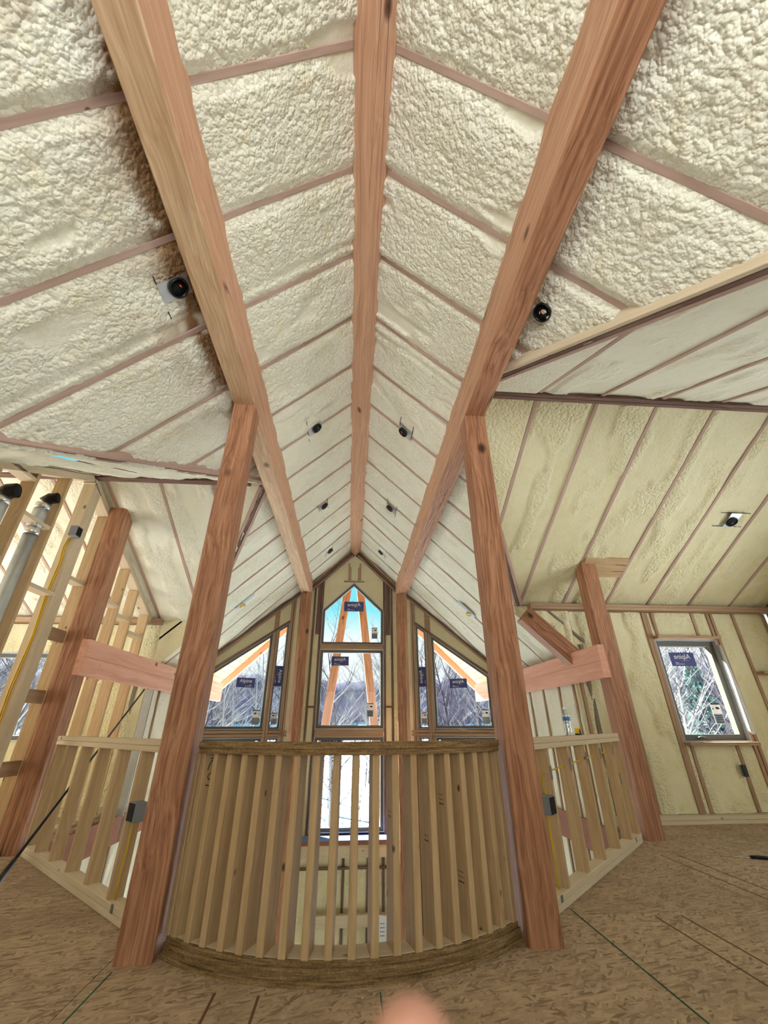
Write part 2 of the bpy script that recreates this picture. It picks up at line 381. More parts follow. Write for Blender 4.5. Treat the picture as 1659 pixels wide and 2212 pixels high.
def foam_grid(name, A, B, C, D, nrm, res, rough, seed, parent, mat='foam', stain=None, edge=.035, recess=.012):
    # quad patch A(u0v0) B(u1v0) C(u1v1) D(u0v1); nrm points into the room
    A, B, C, D = [np.array(p, float) for p in (A, B, C, D)]; nrm = np.array(nrm, float); nrm /= np.linalg.norm(nrm)
    lu = max(np.linalg.norm(B-A), np.linalg.norm(C-D)); lv = max(np.linalg.norm(D-A), np.linalg.norm(C-B))
    nu, nv = max(2, int(lu/res)), max(2, int(lv/res))
    U, V = np.meshgrid(np.linspace(0, 1, nu+1), np.linspace(0, 1, nv+1), indexing='ij')
    P = (A*(1-U[..., None])+B*U[..., None])*(1-V[..., None])+(D*(1-U[..., None])+C*U[..., None])*V[..., None]
    ax = np.argsort(-np.abs(nrm)); 
    e1 = (B-A)/max(1e-6, np.linalg.norm(B-A)); e2 = np.cross(nrm, e1)
    s = P@e1; t = P@e2
    h, rg = foam_relief(s, t, rough, seed)
    dv = np.minimum(V, 1-V)*lv; fade = sstep(0, edge*2.2, dv)
    h = h*(.25+.75*fade)-recess*(1-.3*fade)
    Q = P+h[..., None]*nrm
    o = Q[0, 0].copy(); verts = (Q-o).reshape(-1, 3)
    i = np.arange(nu)[:, None]*(nv+1)+np.arange(nv)[None, :]
    F = np.stack([i, i+nv+1, i+nv+2, i+1], -1).reshape(-1, 4)
    me = bpy.data.meshes.new('foam'); me.vertices.add(len(verts)); me.vertices.foreach_set('co', verts.ravel().astype(np.float32))
    me.loops.add(F.size); me.loops.foreach_set('vertex_index', F.ravel().astype(np.int32))
    me.polygons.add(len(F)); me.polygons.foreach_set('loop_start', (np.arange(len(F))*4).astype(np.int32))
    me.update(); me.validate()
    me.polygons.foreach_set('use_smooth', np.ones(len(F), bool))
    ra = me.attributes.new('rough', 'FLOAT', 'POINT'); ra.data.foreach_set('value', rg.reshape(-1).astype(np.float32))
    if stain is not None:
        at = me.attributes.new('stain', 'FLOAT', 'POINT'); at.data.foreach_set('value', stain(P).reshape(-1).astype(np.float32))
    return link(name, me, mat, parent, Matrix.Translation(o))

# ------------------------------------------------------------------ the roof: planes, rafters, foam bays
RX, RH, RZ, SL = .024, .136, 4.9, .97          # ridge centre, half width, height of foam at the ridge, main slope
EAVE = 3.13
zmain = lambda x: RZ-SL*(abs(x-RX)-RH)
xmain = lambda z: RH+(RZ-z)/SL                 # distance from the ridge centre at height z
CR_Y, CR_Z, CR_END = 3.05, 4.085, 2.85         # right cross gable: ridge y, z, half span
CL_Y, CL_Z, CL_END = 4.64, 3.87, 2.49          # left cross gable
GX = 6.38
zcr = lambda y: CR_Z-.5*abs(y-CR_Y)
zcl = lambda y: CL_Z-.5*abs(y-CL_Y)
def xend(y, side):
    if side > 0 and abs(y-CR_Y) < CR_END: return xmain(zcr(y))
    if side < 0 and abs(y-CL_Y) < CL_END: return xmain(zcl(y))
    return EAVE
FAR = 9.62
ceiling = struct('ceiling', 'vaulted ceiling of rafters with pale spray foam packed between them')
UPN = {1: Vector((SL, 0, 1)).normalized(), -1: Vector((-SL, 0, 1)).normalized()}   # out of the roof
ry = [.94+.66*i for i in range(-7, 14)]
def stain_left(P):
    x, y = P[..., 0], P[..., 1]; d = -1.14-x
    f = np.exp(-np.clip(d, 0, 9)/(.07+.20*fbm(y*1.6, x*0+3, 5, 2)))*(d > -.1)
    f = f*sstep(.30, .55, fbm(x*9, y*5, 77, 3)+.2*np.exp(-np.clip(d, 0, 9)/.08))
    return np.clip(f*2.2, 0, .95)*(1-sstep(3.7, 5.0, y))
def stain_right(P):
    x, y = P[..., 0], P[..., 1]; d = x-1.2
    f = np.exp(-np.clip(d, 0, 9)/.12)*(d > -.1)*sstep(.45, .7, fbm(x*9, y*6, 99, 3)+.15)
    return np.clip(f*.8, 0, .5)*(1-sstep(3.0, 4.5, y))
for side in (1, -1):
    up = UPN[side]; dn = -up
    for i, y in enumerate(ry):
        xe = xend(y, side)
        p0 = Vector((RX+side*RH, y, RZ))+up*.1; p1 = Vector((RX+side*xe, y, zmain(RX+side*xe)))+up*.1
        beam('rafter', p0, p1, .042, .2, 'rafter', ceiling, up)
    cuts = sorted(set([round(a, 4) for a in ry]+[-3.9, FAR]+([CR_Y-CR_END, CR_Y, CR_Y+CR_END] if side > 0 else [CL_Y-CL_END, CL_Y, CL_Y+CL_END])))
    for a, b in zip(cuts[:-1], cuts[1:]):
        if b < -3.3 or b-a < .02: continue
        ra = .018 if any(abs(a-r) < .01 for r in ry) else 0; rb = .018 if any(abs(b-r) < .01 for r in ry) else 0
        ya, yb = a+ra, b-rb; mid = (a+b)/2
        ea, eb = xend(min(max(ya, a+1e-4), b-1e-4), side), xend(max(min(yb, b-1e-4), a+1e-4), side)
        if side > 0 and abs(mid-CR_Y) > CR_END: ea = eb = EAVE
        if side < 0 and abs(mid-CL_Y) > CL_END: ea = eb = EAVE
        pt = lambda x, y: (RX+side*x, y, zmain(RX+side*x))
        near = mid < 3.7
        res = .013 if -.2 < mid < 2.4 else (.018 if near else (.028 if mid < 6 else .04))
        if mid < -.2: res = .08
        rough = 1.0 if mid < 2.6 else (.8 if mid < 3.8 else (.7 if mid < 5.2 else .55))
        st = stain_left if side < 0 else stain_right
        foam_grid('foam_bay', pt(RH-.03, ya), pt(ea+.03, ya), pt(eb+.03, yb), pt(RH-.03, yb), tuple(dn), res, rough, 100+(side > 0), ceiling, 'foam', st)
# cross gables
def cross(side, cy, cz, half, x_out, rough_far):
    nrm_f = Vector((0, -.5, -1)).normalized(); nrm_n = Vector((0, .5, -1)).normalized()
    zc = lambda y: cz-.5*abs(y-cy)
    xs = [1.81+.66*j for j in range(8)] if side > 0 else [1.885+.66*j for j in range(8)]
    xs = [x for x in xs if x < x_out-.05]
    for d in (1, -1):
        upd = -(nrm_f if d > 0 else nrm_n)
        # valley on this side: at slope run r the main roof is at x = xmain(zc)
        def start_run(x):     # run from the ridge at which the main roof meets this x
            z = zmain(RX+side*x); return max(0., (cz-z)/.5)
        for x in xs:
            r0, r1 = (0, half)
            # inside the valley only where zc >= zmain
            rmax = min(half, (cz-zmain(RX+side*x))/.5)
            if rmax <= .05: continue
            if side < 0 and d < 0 and x < 3.3: continue
            p0 = Vector((RX+side*x, cy, cz))+upd*.1; p1 = Vector((RX+side*x, cy+d*rmax, cz-.5*rmax))+upd*.1
            beam('rafter', p0, p1, .042, .2, 'rafter', ceiling, tuple(upd))
        cut = [xmain(cz)]+[x for x in xs if x > xmain(cz)+.05]+[x_out]
        for k, (a, b) in enumerate(zip(cut[:-1], cut[1:])):
            xa, xb = a+(.018 if k else 0), b-(.018 if k < len(cut)-2 else 0)
            ra = min(half, max(0, (cz-zmain(RX+side*xa))/.5)); rb = min(half, max(0, (cz-zmain(RX+side*xb))/.5))
            q = lambda x, r: (RX+side*x, cy+d*r, cz-.5*r)
            if side > 0: r_ = .30 if d > 0 else .22
            else: r_ = .5
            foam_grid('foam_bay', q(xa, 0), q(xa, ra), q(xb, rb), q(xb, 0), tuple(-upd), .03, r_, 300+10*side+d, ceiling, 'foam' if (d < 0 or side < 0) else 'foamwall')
    # ridge board (two dark plies) and valley plies
    for o in (-.024, .024):
        beam('ridge_board', (RX+side*(xmain(cz)+.2), cy+o, cz+.075), (RX+side*x_out, cy+o, cz+.075), .045, .24, 'lvl', ceiling)
    for d in (1, -1):
        r = half; a = Vector((RX+side*xmain(cz), cy, cz)); b = Vector((RX+side*xmain(cz-.5*r), cy+d*r, cz-.5*r))
        t = (b-a).normalized(); sd = Vector((0, 0, 1)).cross(t).normalized()
        a2 = a+(b-a)*(.14 if side > 0 else .04); lift = .085 if side > 0 else (.118 if d < 0 else .112)
        for kk, mt in ((-.042, 'rafter'), (0, 'lvl'), (.042, 'pinegrey' if side > 0 and d < 0 else 'rafter')):
            s_ = sd*kk*(1 if sd.x*side > 0 else -1)*(-1)
            beam('valley_ply', a2+s_+Vector((0, 0, lift)), b+s_+Vector((0, 0, lift)), .036, .25, mt, ceiling)
cross(1, CR_Y, CR_Z, CR_END, GX, .3)
cross(-1, CL_Y, CL_Z, CL_END, GX, .5)
prism('ridge_cap', [(RX-.5, -4.3, 4.95), (RX+.5, -4.3, 4.95), (RX+.5, -4.3, 5.5), (RX-.5, -4.3, 5.5)], (0, 14.05, 0), 'sheath', ceiling)
# roof decks that close the house above the foam
def deck(pts, up):
    prism('roof_deck', [Vector(p)+Vector(up)*.24 for p in pts], Vector(up)*.03, 'sheath', ceiling)
for side in (1, -1):
    cy_, cz_, half_ = (CR_Y, CR_Z, CR_END) if side > 0 else (CL_Y, CL_Z, CL_END)
    pt = lambda x, y: (RX+side*x, y, zmain(RX+side*x)); xm = xmain(cz_); xw = xmain(cz_-.5*half_)
    u = UPN[side]
    deck([pt(0, -4.3), pt(0, cy_-half_), pt(3.5, cy_-half_), pt(3.5, -4.3)], u)
    deck([pt(0, cy_-half_), pt(0, cy_), pt(xm, cy_), pt(xw, cy_-half_)], u)
    deck([pt(0, cy_), pt(0, cy_+half_), pt(xw, cy_+half_), pt(xm, cy_)], u)
    deck([pt(0, cy_+half_), pt(0, 9.75), pt(3.5, 9.75), pt(3.5, cy_+half_)], u)
    for d in (1, -1):
        ud = Vector((0, d*.5, 1)).normalized()
        q = lambda x, r: (RX+side*x, cy_+d*r, cz_-.5*r)
        deck([q(xm-.2, 0), q(GX+.3, 0), q(GX+.3, half_+.25), q(xw-.1, half_)], ud)

# ------------------------------------------------------------------ floors
def clip_rect(poly, x0, x1, y0, y1):
    def cl(P, ins, inter):
        out = []
        for i in range(len(P)):
            a, b = P[i-1], P[i]
            if ins(b):
                if not ins(a): out.append(inter(a, b))
                out.append(b)
            elif ins(a): out.append(inter(a, b))
        return out
    def ix(v): return lambda a, b: (v, a[1]+(b[1]-a[1])*(v-a[0])/(b[0]-a[0]))
    def iy(v): return lambda a, b: (a[0]+(b[0]-a[0])*(v-a[1])/(b[1]-a[1]), v)
    for ins, it in ((lambda p: p[0] >= x0, ix(x0)), (lambda p: p[0] <= x1, ix(x1)), (lambda p: p[1] >= y0, iy(y0)), (lambda p: p[1] <= y1, iy(y1))):
        poly = cl(poly, ins, it)
        if len(poly) < 3: return []
    return poly
AC, AR = (.02, 4.14), 1.46                      # curved guard wall: centre and outer radius
arc = lambda th, r: (AC[0]+r*math.sin(th), AC[1]-r*math.cos(th))
ths = [math.radians(-41+82*i/28) for i in range(29)]
front = [(-6.38, 7.13), (-3.2, 7.13), (-3.08, 5.33), (-1.32, 3.58)]+[arc(t, AR-.13) for t in ths]+[(1.36, 3.54), (3.18, 5.36), (3.18, 5.9), (6.38, 5.9)]
floor_poly = front+[(6.38, -4.0), (-6.38, -4.0)]
floor = struct('floor', 'osb subfloor of the loft with chalk lines and scattered dust')
def slab(poly, z0, z1, mat, name, parent):
    prism(name, [(x, y, z1) for x, y in poly], (0, 0, z0-z1), mat, parent)
slab([(x, y) for x, y in floor_poly], -.30, -.022, 'sheath', 'joist_deck', floor)
rows = [-4.0, -3.36, -2.015, -.67, .675, 2.02, 3.365, 4.71, 6.055, 7.4]
for j, (a, b) in enumerate(zip(rows[:-1], rows[1:])):
    off = 2.79 if j % 2 == 0 else 1.47
    xs = [off+2.64*k for k in range(-5, 4)]; xs = [x for x in xs if -6.38 < x < 6.38]; xs = [-6.38]+xs+[6.38]
    for x0, x1 in zip(xs[:-1], xs[1:]):
        c = clip_rect(floor_poly, x0+.002, x1-.002, a+.002, b-.002)
        cc = []
        for p in c:
            if not cc or (abs(p[0]-cc[-1][0])+abs(p[1]-cc[-1][1])) > 1e-4: cc.append(p)
        if len(cc) > 2: slab(cc, -.022, 0, 'osb', 'osb_sheet', floor)
# lower storey shell
lower = struct('floor', 'lower storey floor far below the loft edge')
slab([(-3.3, 0), (3.3, 0), (3.3, 8.8), (1.1, 9.7), (-1.1, 9.7), (-3.3, 8.8)], -3.1, -2.95, 'concrete', 'floor_slab', lower)
def chalk(name, x0, y0, x1, y1, label):
    a, b = Vector((x0, y0, .001)), Vector((x1, y1, .001)); 
    o = beam(name, a, b, .006, .002, 'chalk', floor, (0, 0, 1), 0); tag(o, label)
chalk('chalk_line', 1.478, 3.46, 1.47, -1.0, 'green chalk line snapped on the floor')
chalk('chalk_line', -1.112, 2.9, -1.09, -1.0, 'green chalk line snapped on the floor')
chalk('chalk_line', .18, 2.62, .18, 2.35, 'green chalk line snapped on the floor')
# printed stripes and lettering worn onto the osb sheets
for x, y0, y1, w in ((-.56, 2.02, 2.68, .012), (-.36, 2.02, 2.64, .012), (2.9, 3.42, 4.6, .01), (3.06, 3.42, 4.6, .01), (1.95, 2.1, 3.3, .01), (2.12, 2.1, 3.3, .01)):
    tag(bxx('floor_print', x-w/2, x+w/2, y0, y1, 0, .0012, 'stamp', floor, 1, 0), 'brown guide line printed on the floor')

# ------------------------------------------------------------------ big timbers
def timber(name, label, cat, p0, p1, w, h, mat='fir', up=(0, 0, 1), group=None, ch=.008):
    o = beam(name, p0, p1, w, h, mat, None, up, ch); return tag(o, label, cat, group)
PY0, PY1 = 2.953, 3.145
def two_tone(o):
    me = o.data.copy(); o.data = me; me.materials.append(M['firpeach'])
    for p in me.polygons:
        if abs(p.normal.y) > .9: p.material_index = 1
b1 = timber('timber_beam', 'long fir beam left of the ridge with pale streaked underside', 'beam', (-1.047, -3.9, 3.672+.225), (-1.047, 9.42, 3.672+.225), .192, .45, 'firpale')
b2 = timber('timber_beam', 'long reddish fir beam right of the ridge with knots', 'beam', (1.1, -3.9, 3.672+.225), (1.1, 9.42, 3.672+.225), .194, .45, 'fir')
two_tone(b1); two_tone(b2)
def ridge_beam():
    pr = [(-RH, 5.05), (-RH, 4.905), (0, 4.765), (RH, 4.905), (RH, 5.05)]
    V = [(0, a, b-4.9) for a, b in pr]+[(13.4, a, b-4.9) for a, b in pr]; n = 5
    F = [tuple(range(n)), tuple(range(2*n-1, n-1, -1))]+[(i, n+i, n+(i+1) % n, (i+1) % n) for i in range(n)]
    m = frame_x((RX, -3.95, 4.9), (RX, 9.45, 4.9), (0, 0, 1))
    V = [(x, -y, z) for x, y, z in V]
    o = link('ridge_beam', mesh(V, F), 'firpeach', None, m); tag(o, 'fir ridge beam with v-shaped underside along the ceiling peak', 'beam')
ridge_beam()
def post(label, x0, x1, y0, y1, z0, z1, mat='fir', topslope=0):
    V = [(0, 0, 0), (x1-x0, 0, 0), (x1-x0, y1-y0, 0), (0, y1-y0, 0)]; h = z1-z0
    if topslope:
        c = .0; P = [(x0, y0), (x1, y0), (x1, y1), (x0, y1)]
        # length along local X (world z)
        m = Matrix(((0, 1, 0, x0), (0, 0, 1, y0), (1, 0, 0, z0), (0, 0, 0, 1)))
        loc = [(0, px-x0, py-y0) for px, py in P]+[(h+topslope*(py-y0), px-x0, py-y0) for px, py in P]
        F = [(0, 3, 2, 1), (4, 5, 6, 7), (0, 1, 5, 4), (1, 2, 6, 5), (2, 3, 7, 6), (3, 0, 4, 7)]
        o = link('timber_post', mesh(loc, F), mat, None, m)
    else:
        o = bxx('timber_post', x0, x1, y0, y1, z0, z1, mat, None, 2, .007)
    return tag(o, label, 'post')
post('tall reddish fir post left of the curved guard wall', -1.142, -.951, PY0, PY1, 0, 3.672)
post('tall reddish fir post right of the curved guard wall', 1.003, 1.197, PY0, PY1, 0, 3.672)
post('fir post against the left stud wall behind the black pole', -3.262, -3.045, 5.085, 5.285, 0, zcl(5.085)+.01, 'fir', -.5)
post('fir post beside the right room with dark bolt holes', 3.115, 3.312, 5.095, 5.29, 0, zcr(5.095)+.01, 'fir', -.5)
def farpost(label, side):
    c = Vector((RX+side*1.05, 8.94, 0)); a = math.radians(27)*side
    d = Vector((math.cos(a), -math.sin(a), 0)); 
    o = beam('timber_post', (c.x, c.y, -2.95), (c.x, c.y, 3.674), .19, .19, 'fir', None, (math.sin(a), math.cos(a), 0), .006)
    tag(o, label, 'post')
farpost('far fir post left of the tall centre window', -1); farpost('far fir post right of the tall centre window', 1)
def eave(label, side, y0, y1, group=None):
    x0 = 2.955 if side < 0 else 3.02
    xa, xb = (side*x0, side*(x0+.09)); xa, xb = min(xa, xb), max(xa, xb)
    t = thing('eave_beam', label, 'beam', ((xa+xb)/2, y0, 1.57))
    bxx('stacked_timber', xa, xb, y0, y1, 1.57, 1.757, 'firpink', t, 1, .004)
    bxx('stacked_timber', xa, xb, y0, y1, 1.759, 1.946, 'firpink', t, 1, .004)
eave('pink stacked timber eave beam beside the left post above the black pole', -1, 5.04, 10.6)
eave('pale stacked timber eave beam beside the right post above the bottle', 1, 5.03, 10.6)
# raking timber below the right valley
a = Vector((2.56, 5.80, zmain(2.56)-.16)); b = Vector((3.20, 5.80, zmain(3.20)-.16))
timber('raking_timber', 'short dark diagonal timber between the right valley and post', 'beam', a-(b-a)*.12, b, .19, .24, 'fir', (SL, 0, 1))

# ------------------------------------------------------------------ guard walls
def curved_piece(name, r0, r1, z0, z1, t0, t1, n, mat, parent):
    V = []; F = []; o = Vector((AC[0], AC[1]-AR, z0))
    for i in range(n+1):
        th = t0+(t1-t0)*i/n
        for r, z in ((r1, z0), (r1, z1), (r0, z1), (r0, z0)):
            x, y = arc(th, r); V.append((x-o.x, y-o.y, z-o.z))
    for i in range(n):
        for k in range(4): F.append((i*4+k, (i+1)*4+k, (i+1)*4+(k+1) % 4, i*4+(k+1) % 4))
    F.append((0, 1, 2, 3)); F.append((n*4+3, n*4+2, n*4+1, n*4))
    return link(name, mesh(V, F), mat, parent, Matrix.Translation(o))
cw = thing('curved_guard_wall', 'curved half wall of close-set pine studs between the two tall posts', 'half wall', (AC[0], AC[1]-AR, 0))
T0, T1 = math.radians(-40.2), math.radians(41.4)
for k, (z0, z1, dr) in enumerate(((0, .021, .018), (.022, .043, .006), (.044, .064, .012), (.065, .086, 0.0))):
    curved_piece('plate_layer', AR-.155, AR+dr, z0, z1, T0, T1, 36, 'osbedge', cw)
curved_piece('lit_top_skin', AR-.154, AR-.016, .0862, .0885, T0, T1, 36, 'pinegrey', cw)  # pale skin paints the window light on the plate top
for z0, z1, dr in ((.915, .945, 0.0), (.946, .978, .008)):
    curved_piece('rail_layer', AR-.145, AR+.012+dr, z0, z1, T0+.012, T1-.012, 36, 'osbedge', cw)
stud_th = [math.radians(-38.3+4.38*i) for i in range(19)]+[math.radians(-40.6)]
for i, th in enumerate(stud_th):
    a = arc(th, AR-.072); d = (math.sin(th), -math.cos(th), 0)
    beam('stud', (a[0], a[1], .086), (a[0], a[1], .915), .039, .136, 'pine', cw, d)
def stroke(parent, pts, o, u, v, n, w=.0035, mat='ink', label=None, name='handwriting'):
    # a pen stroke lying on a face: o origin, u, v in-plane axes, n normal
    V = []; F = []; u, v, n = Vector(u), Vector(v), Vector(n); P = [u*a+v*b for a, b in pts]
    for i, p in enumerate(P):
        d = (P[min(i+1, len(P)-1)]-P[max(i-1, 0)]).normalized(); s = n.cross(d)*w/2
        V += [p+s, p-s, p+s+n*.0008, p-s+n*.0008]
    for i in range(len(P)-1):
        k = i*4; F += [(k+2, k+3, k+7, k+6), (k, k+2, k+6, k+4), (k+1, k+5, k+7, k+3)]
    ob = link(name, mesh(V, F), mat, parent, Matrix.Translation(Vector(o)))
    if label: tag(ob, label)
    return ob
# handwriting on the right face of a left-hand stud (reads upwards)
th = stud_th[0]; a = arc(th, AR-.11); un = Vector((-math.sin(th), math.cos(th), 0)); nn = Vector((math.cos(th), math.sin(th), 0))
o0 = Vector((a[0], a[1], .70))+nn*.0197+un*(-.045)
o0 = Vector((arc(th, AR-.035)[0], arc(th, AR-.035)[1], .75))+nn*.0197
for st in ([(.0, 0), (.055, -.014)], [(.012, .03), (.045, .018), (.062, .035), (.05, .055), (.022, .058), (.008, .045), (.012, .03)],
           [(.0, .075), (.008, .105), (.02, .125), (.04, .11), (.06, .085), (.062, .07), (.05, .072), (.045, .088), (.065, .1)],
           [(.012, .135), (.07, .14)], [(.02, .165), (.07, .168)], [(.02, .182), (.06, .186)]):
    stroke(cw, st, o0, un, (0, 0, 1), nn, .005, 'ink', 'black pen marks 102 II')
# grade stamps on some studs
for i, zz, nlines in ((14, .66, 3), (15, .30, 3), (13, .5, 2), (11, .62, 2)):
    th = stud_th[i]; un = Vector((-math.sin(th), math.cos(th), 0)); nn = -Vector((math.cos(th), math.sin(th), 0))
    o0 = Vector((*arc(th, AR-.03), zz))+nn*.0197
    for k in range(nlines):
        stroke(cw, [(.01, k*.022), (.055, k*.022+.002)], o0, un, (0, 0, 1), nn, .007 if k == 0 else .003, 'stamp', 'brown grade stamp', 'grade_stamp')
def straight_half(label, side):
    # outer face runs at 45 degrees from the near post to the rear post
    c = 2.01 if side > 0 else 2.085
    xa, xb = (1.245, 3.03) if side > 0 else (1.245, 3.0)
    d = Vector((side, 1, 0)).normalized(); n = Vector((-side, 1, 0)).normalized()
    A = Vector((side*xa, xa+c, 0)); L = (xb-xa)*math.sqrt(2)
    t = thing('half_wall', label, 'half wall', tuple(A))
    W = .098
    for z in (.02, .0595): beam('bottom_plate', A+n*W/2+Vector((0, 0, z)), A+n*W/2+d*L+Vector((0, 0, z)), W, .0385, 'pinegrey', t)
    for z in (.921, .9605): beam('top_plate', A+n*W/2+Vector((0, 0, z)), A+n*W/2+d*L+Vector((0, 0, z)), W, .0385, 'pinegrey', t)
    xs = [1.535, 1.847, 2.158, 2.47, 2.782, 3.0] if side > 0 else [1.51, 1.818, 2.12, 2.435, 2.737, 2.985]
    for x in xs:
        p = Vector((side*x, x+c, 0))+n*W/2
        beam('stud', p+Vector((0, 0, .079)), p+Vector((0, 0, .902)), .039, W-.004, 'pine', t, tuple(n))
    return t, A, d, n, xs, c
hwr, Ar, dr_, nr, xsr, cr_ = straight_half('right diagonal half wall carrying the water bottle and tape measure', 1)
hwl, Al, dl_, nl, xsl, cl_ = straight_half('left diagonal half wall of pine studs behind the black pole', -1)
def face_plate(t, x, side, c, n, z0, z1, w=.03, name='nail_plate'):
    p = Vector((side*x, x+c, 0))-n*.0012
    ob = beam(name, p+Vector((0, 0, z0)), p+Vector((0, 0, z1)), w, .0024, 'plate', t, tuple(n), 0); tag(ob, 'dark steel nail plate')
for x, z in zip(xsr[:5], (.70, .73, .755, .775, .79)): face_plate(hwr, x+.0, 1, cr_, nr, z, z+.09)
face_plate(hwr, xsr[4]+.03, 1, cr_, nr, .52, .62, .032)
for x in (1.42, 2.86): face_plate(hwr, x, 1, cr_, nr, .042, .078, .035)
face_plate(hwl, 1.43, -1, cl_, nl, .038, .08, .035)
# cable run along the right half wall
def hole_pt(x, z, off=.05): return Vector((x, x+cr_, z))+nr*off
cab = thing('electrical_cable', 'yellow cable threaded through the right half wall studs', 'cable', tuple(hole_pt(xsr[0], .1)))
pts = [hole_pt(xsr[0]-.05, .08), hole_pt(xsr[0]-.045, .2), hole_pt(xsr[0]-.05, .4), hole_pt(xsr[0]-.05, .52)]
tube('cable_length', pts, .006, 'yellow', cab)
pts = [hole_pt(xsr[0]-.04, .6), hole_pt(xsr[0]-.05, .68), hole_pt(xsr[0]-.035, .735), hole_pt(xsr[0], .745)]
zz = [.745, .765, .785, .805, .82]
for k in range(4):
    pts += [hole_pt(xsr[k]+.15, zz[k]+.006), hole_pt(xsr[k+1], zz[k+1])]
tube('cable_length', pts, .006, 'yellow', cab)
def elec_box(label, x0, x1, y0, y1, z0, z1, facing):
    t = thing('electrical_box', label, 'electrical box', ((x0+x1)/2, (y0+y1)/2, z0))
    bxx('box_body', x0, x1, y0, y1, z0, z1, 'grey', t, 2, .004)
    cx, cy, cz = (x0+x1)/2, (y0+y1)/2, (z0+z1)/2
    f = Vector(facing); h = Vector(((x1-x0)/2, (y1-y0)/2, 0)); 
    c = Vector((cx, cy, cz))+Vector((f.x*h.x, f.y*h.y, 0))
    s = Vector((f.y, -f.x, 0)); w = abs(s.x)*h.x+abs(s.y)*h.y
    prism('open_face', [c-s*w*.86+Vector((0, 0, -(z1-z0)*.42)), c+s*w*.86+Vector((0, 0, -(z1-z0)*.42)), c+s*w*.86+Vector((0, 0, (z1-z0)*.42)), c-s*w*.86+Vector((0, 0, (z1-z0)*.42))], f*.002, 'blackmat', t)
    return t, Vector((cx, cy, cz))
def angled_box(label, P, d, n, w, h, dep):
    # box nailed to the side of a half wall stud; open face towards the room
    t = thing('electrical_box', label, 'electrical box', tuple(P))
    beam('box_body', P-n*dep/2, P+n*dep/2, w, h, 'grey', t, (0, 0, 1), .004)
    beam('open_rim', P-n*(dep/2+.004), P-n*dep/2, w*.9, h*.9, 'blackmat', t, (0, 0, 1), 0)
    q = P-Vector((0, 0, 0))
    fs = Vector((-d.x, -d.y, 0))
    return t
pb = Vector((xsr[0]-.10, xsr[0]-.10+cr_, .555))-nr*.0
angled_box('grey electrical box on the right half wall beside the near post', Vector((1.455, 1.455+cr_+.0, .555))+nr*.02, dr_, nr, .10, .11, .075)
angled_box('grey electrical box on the left half wall beside the near post', Vector((-1.435, 1.435+cl_, .55))+nl*.02, dl_, nl, .10, .11, .075)
cb2 = thing('electrical_cable', 'yellow cable hanging below the left half wall box', 'cable', (-1.47, 3.58, .08))
tube('cable_length', [(-1.455, 3.585, .08), (-1.46, 3.59, .2), (-1.445, 3.57, .35), (-1.44, 3.56, .5)], .006, 'yellow', cb2)

# bottle and tape measure on the right top plate
def bottle():
    p = hole_pt(2.02, .98, .05); t = thing('water_bottle', 'clear plastic water bottle with blue label on the right half wall', 'bottle', tuple(p))
    b = lathe('bottle_body', [(.030, 0), (.033, .006), (.033, .05), (.031, .06), (.033, .07), (.033, .10), (.0315, .105), (.0315, .15), (.033, .155), (.032, .165), (.024, .19), (.014, .205), (.013, .215)], p, (0, 0, 1), 'bottle', t, 20)
    lathe('label_band', [(.0335, .118), (.0337, .119), (.0337, .150), (.0335, .151)], p, (0, 0, 1), plain('bottle_label_blue', sl(52, 112, 168), .4), t, 20)
    lathe('cap', [(.0145, .212), (.015, .214), (.015, .228), (.0135, .231)], p, (0, 0, 1), 'white', t, 16)
bottle()
def tape():
    p = hole_pt(2.19, .98, .045); t = thing('tape_measure', 'yellow and black tape measure beside the water bottle', 'tape measure', tuple(p))
    m = plain('tape_yellow', sl(214, 170, 30), .4)
    pr = [(-.034, 0), (.034, 0), (.036, .02), (.03, .05), (.012, .058), (-.022, .058), (-.034, .045)]
    prism('case', [p+dr_*a+Vector((0, 0, b))-nr*.018 for a, b in pr], nr*.036, m, t)
    lathe('label_disc', [(.02, 0), (.02, .0025)], p+Vector((0, 0, .03))-nr*.0185, tuple(-nr), 'black', t, 16)
    prism('rubber_grip', [p+dr_*a+Vector((0, 0, b))-nr*.0195 for a, b in ((-.036, 0), (.037, 0), (.037, .012), (-.036, .012))], nr*.039, 'black', t)
    prism('blade_tip', [p+dr_*a+Vector((0, 0, b))-nr*.01 for a, b in ((.036, .004), (.048, .004), (.048, .008), (.036, .008))], nr*.02, 'galv', t)
tape()
# black pole leaning on the left eave beam and knife on the floor
pt_ = thing('sprayer_pole', 'thin black pole leaning across the left half wall', 'pole', (-2.26, 3.72, .02))
pa, pb_ = Vector((-2.30, 3.62, .03)), Vector((-2.93, 6.60, 1.53))
tube('shaft', [pa+(pb_-pa)*.10, pb_], .011, 'black', pt_, 8)
tube('grip', [pa, pa+(pb_-pa)*.03, pa+(pb_-pa)*.12], [.026, .024, .018], 'black', pt_, 10)
pk = thing('knife', 'black handled knife with steel blade lying on the floor', 'knife', (3.6, 4.42, 0))
prism('blade', [(3.50, 4.462, .003), (3.62, 4.405, .003), (3.626, 4.425, .003), (3.53, 4.47, .003)], (0, 0, .003), 'galv', pk)
tube('handle', [(3.615, 4.413, .014), (3.68, 4.385, .016), (3.78, 4.345, .014)], [.011, .014, .012], 'black', pk, 8)

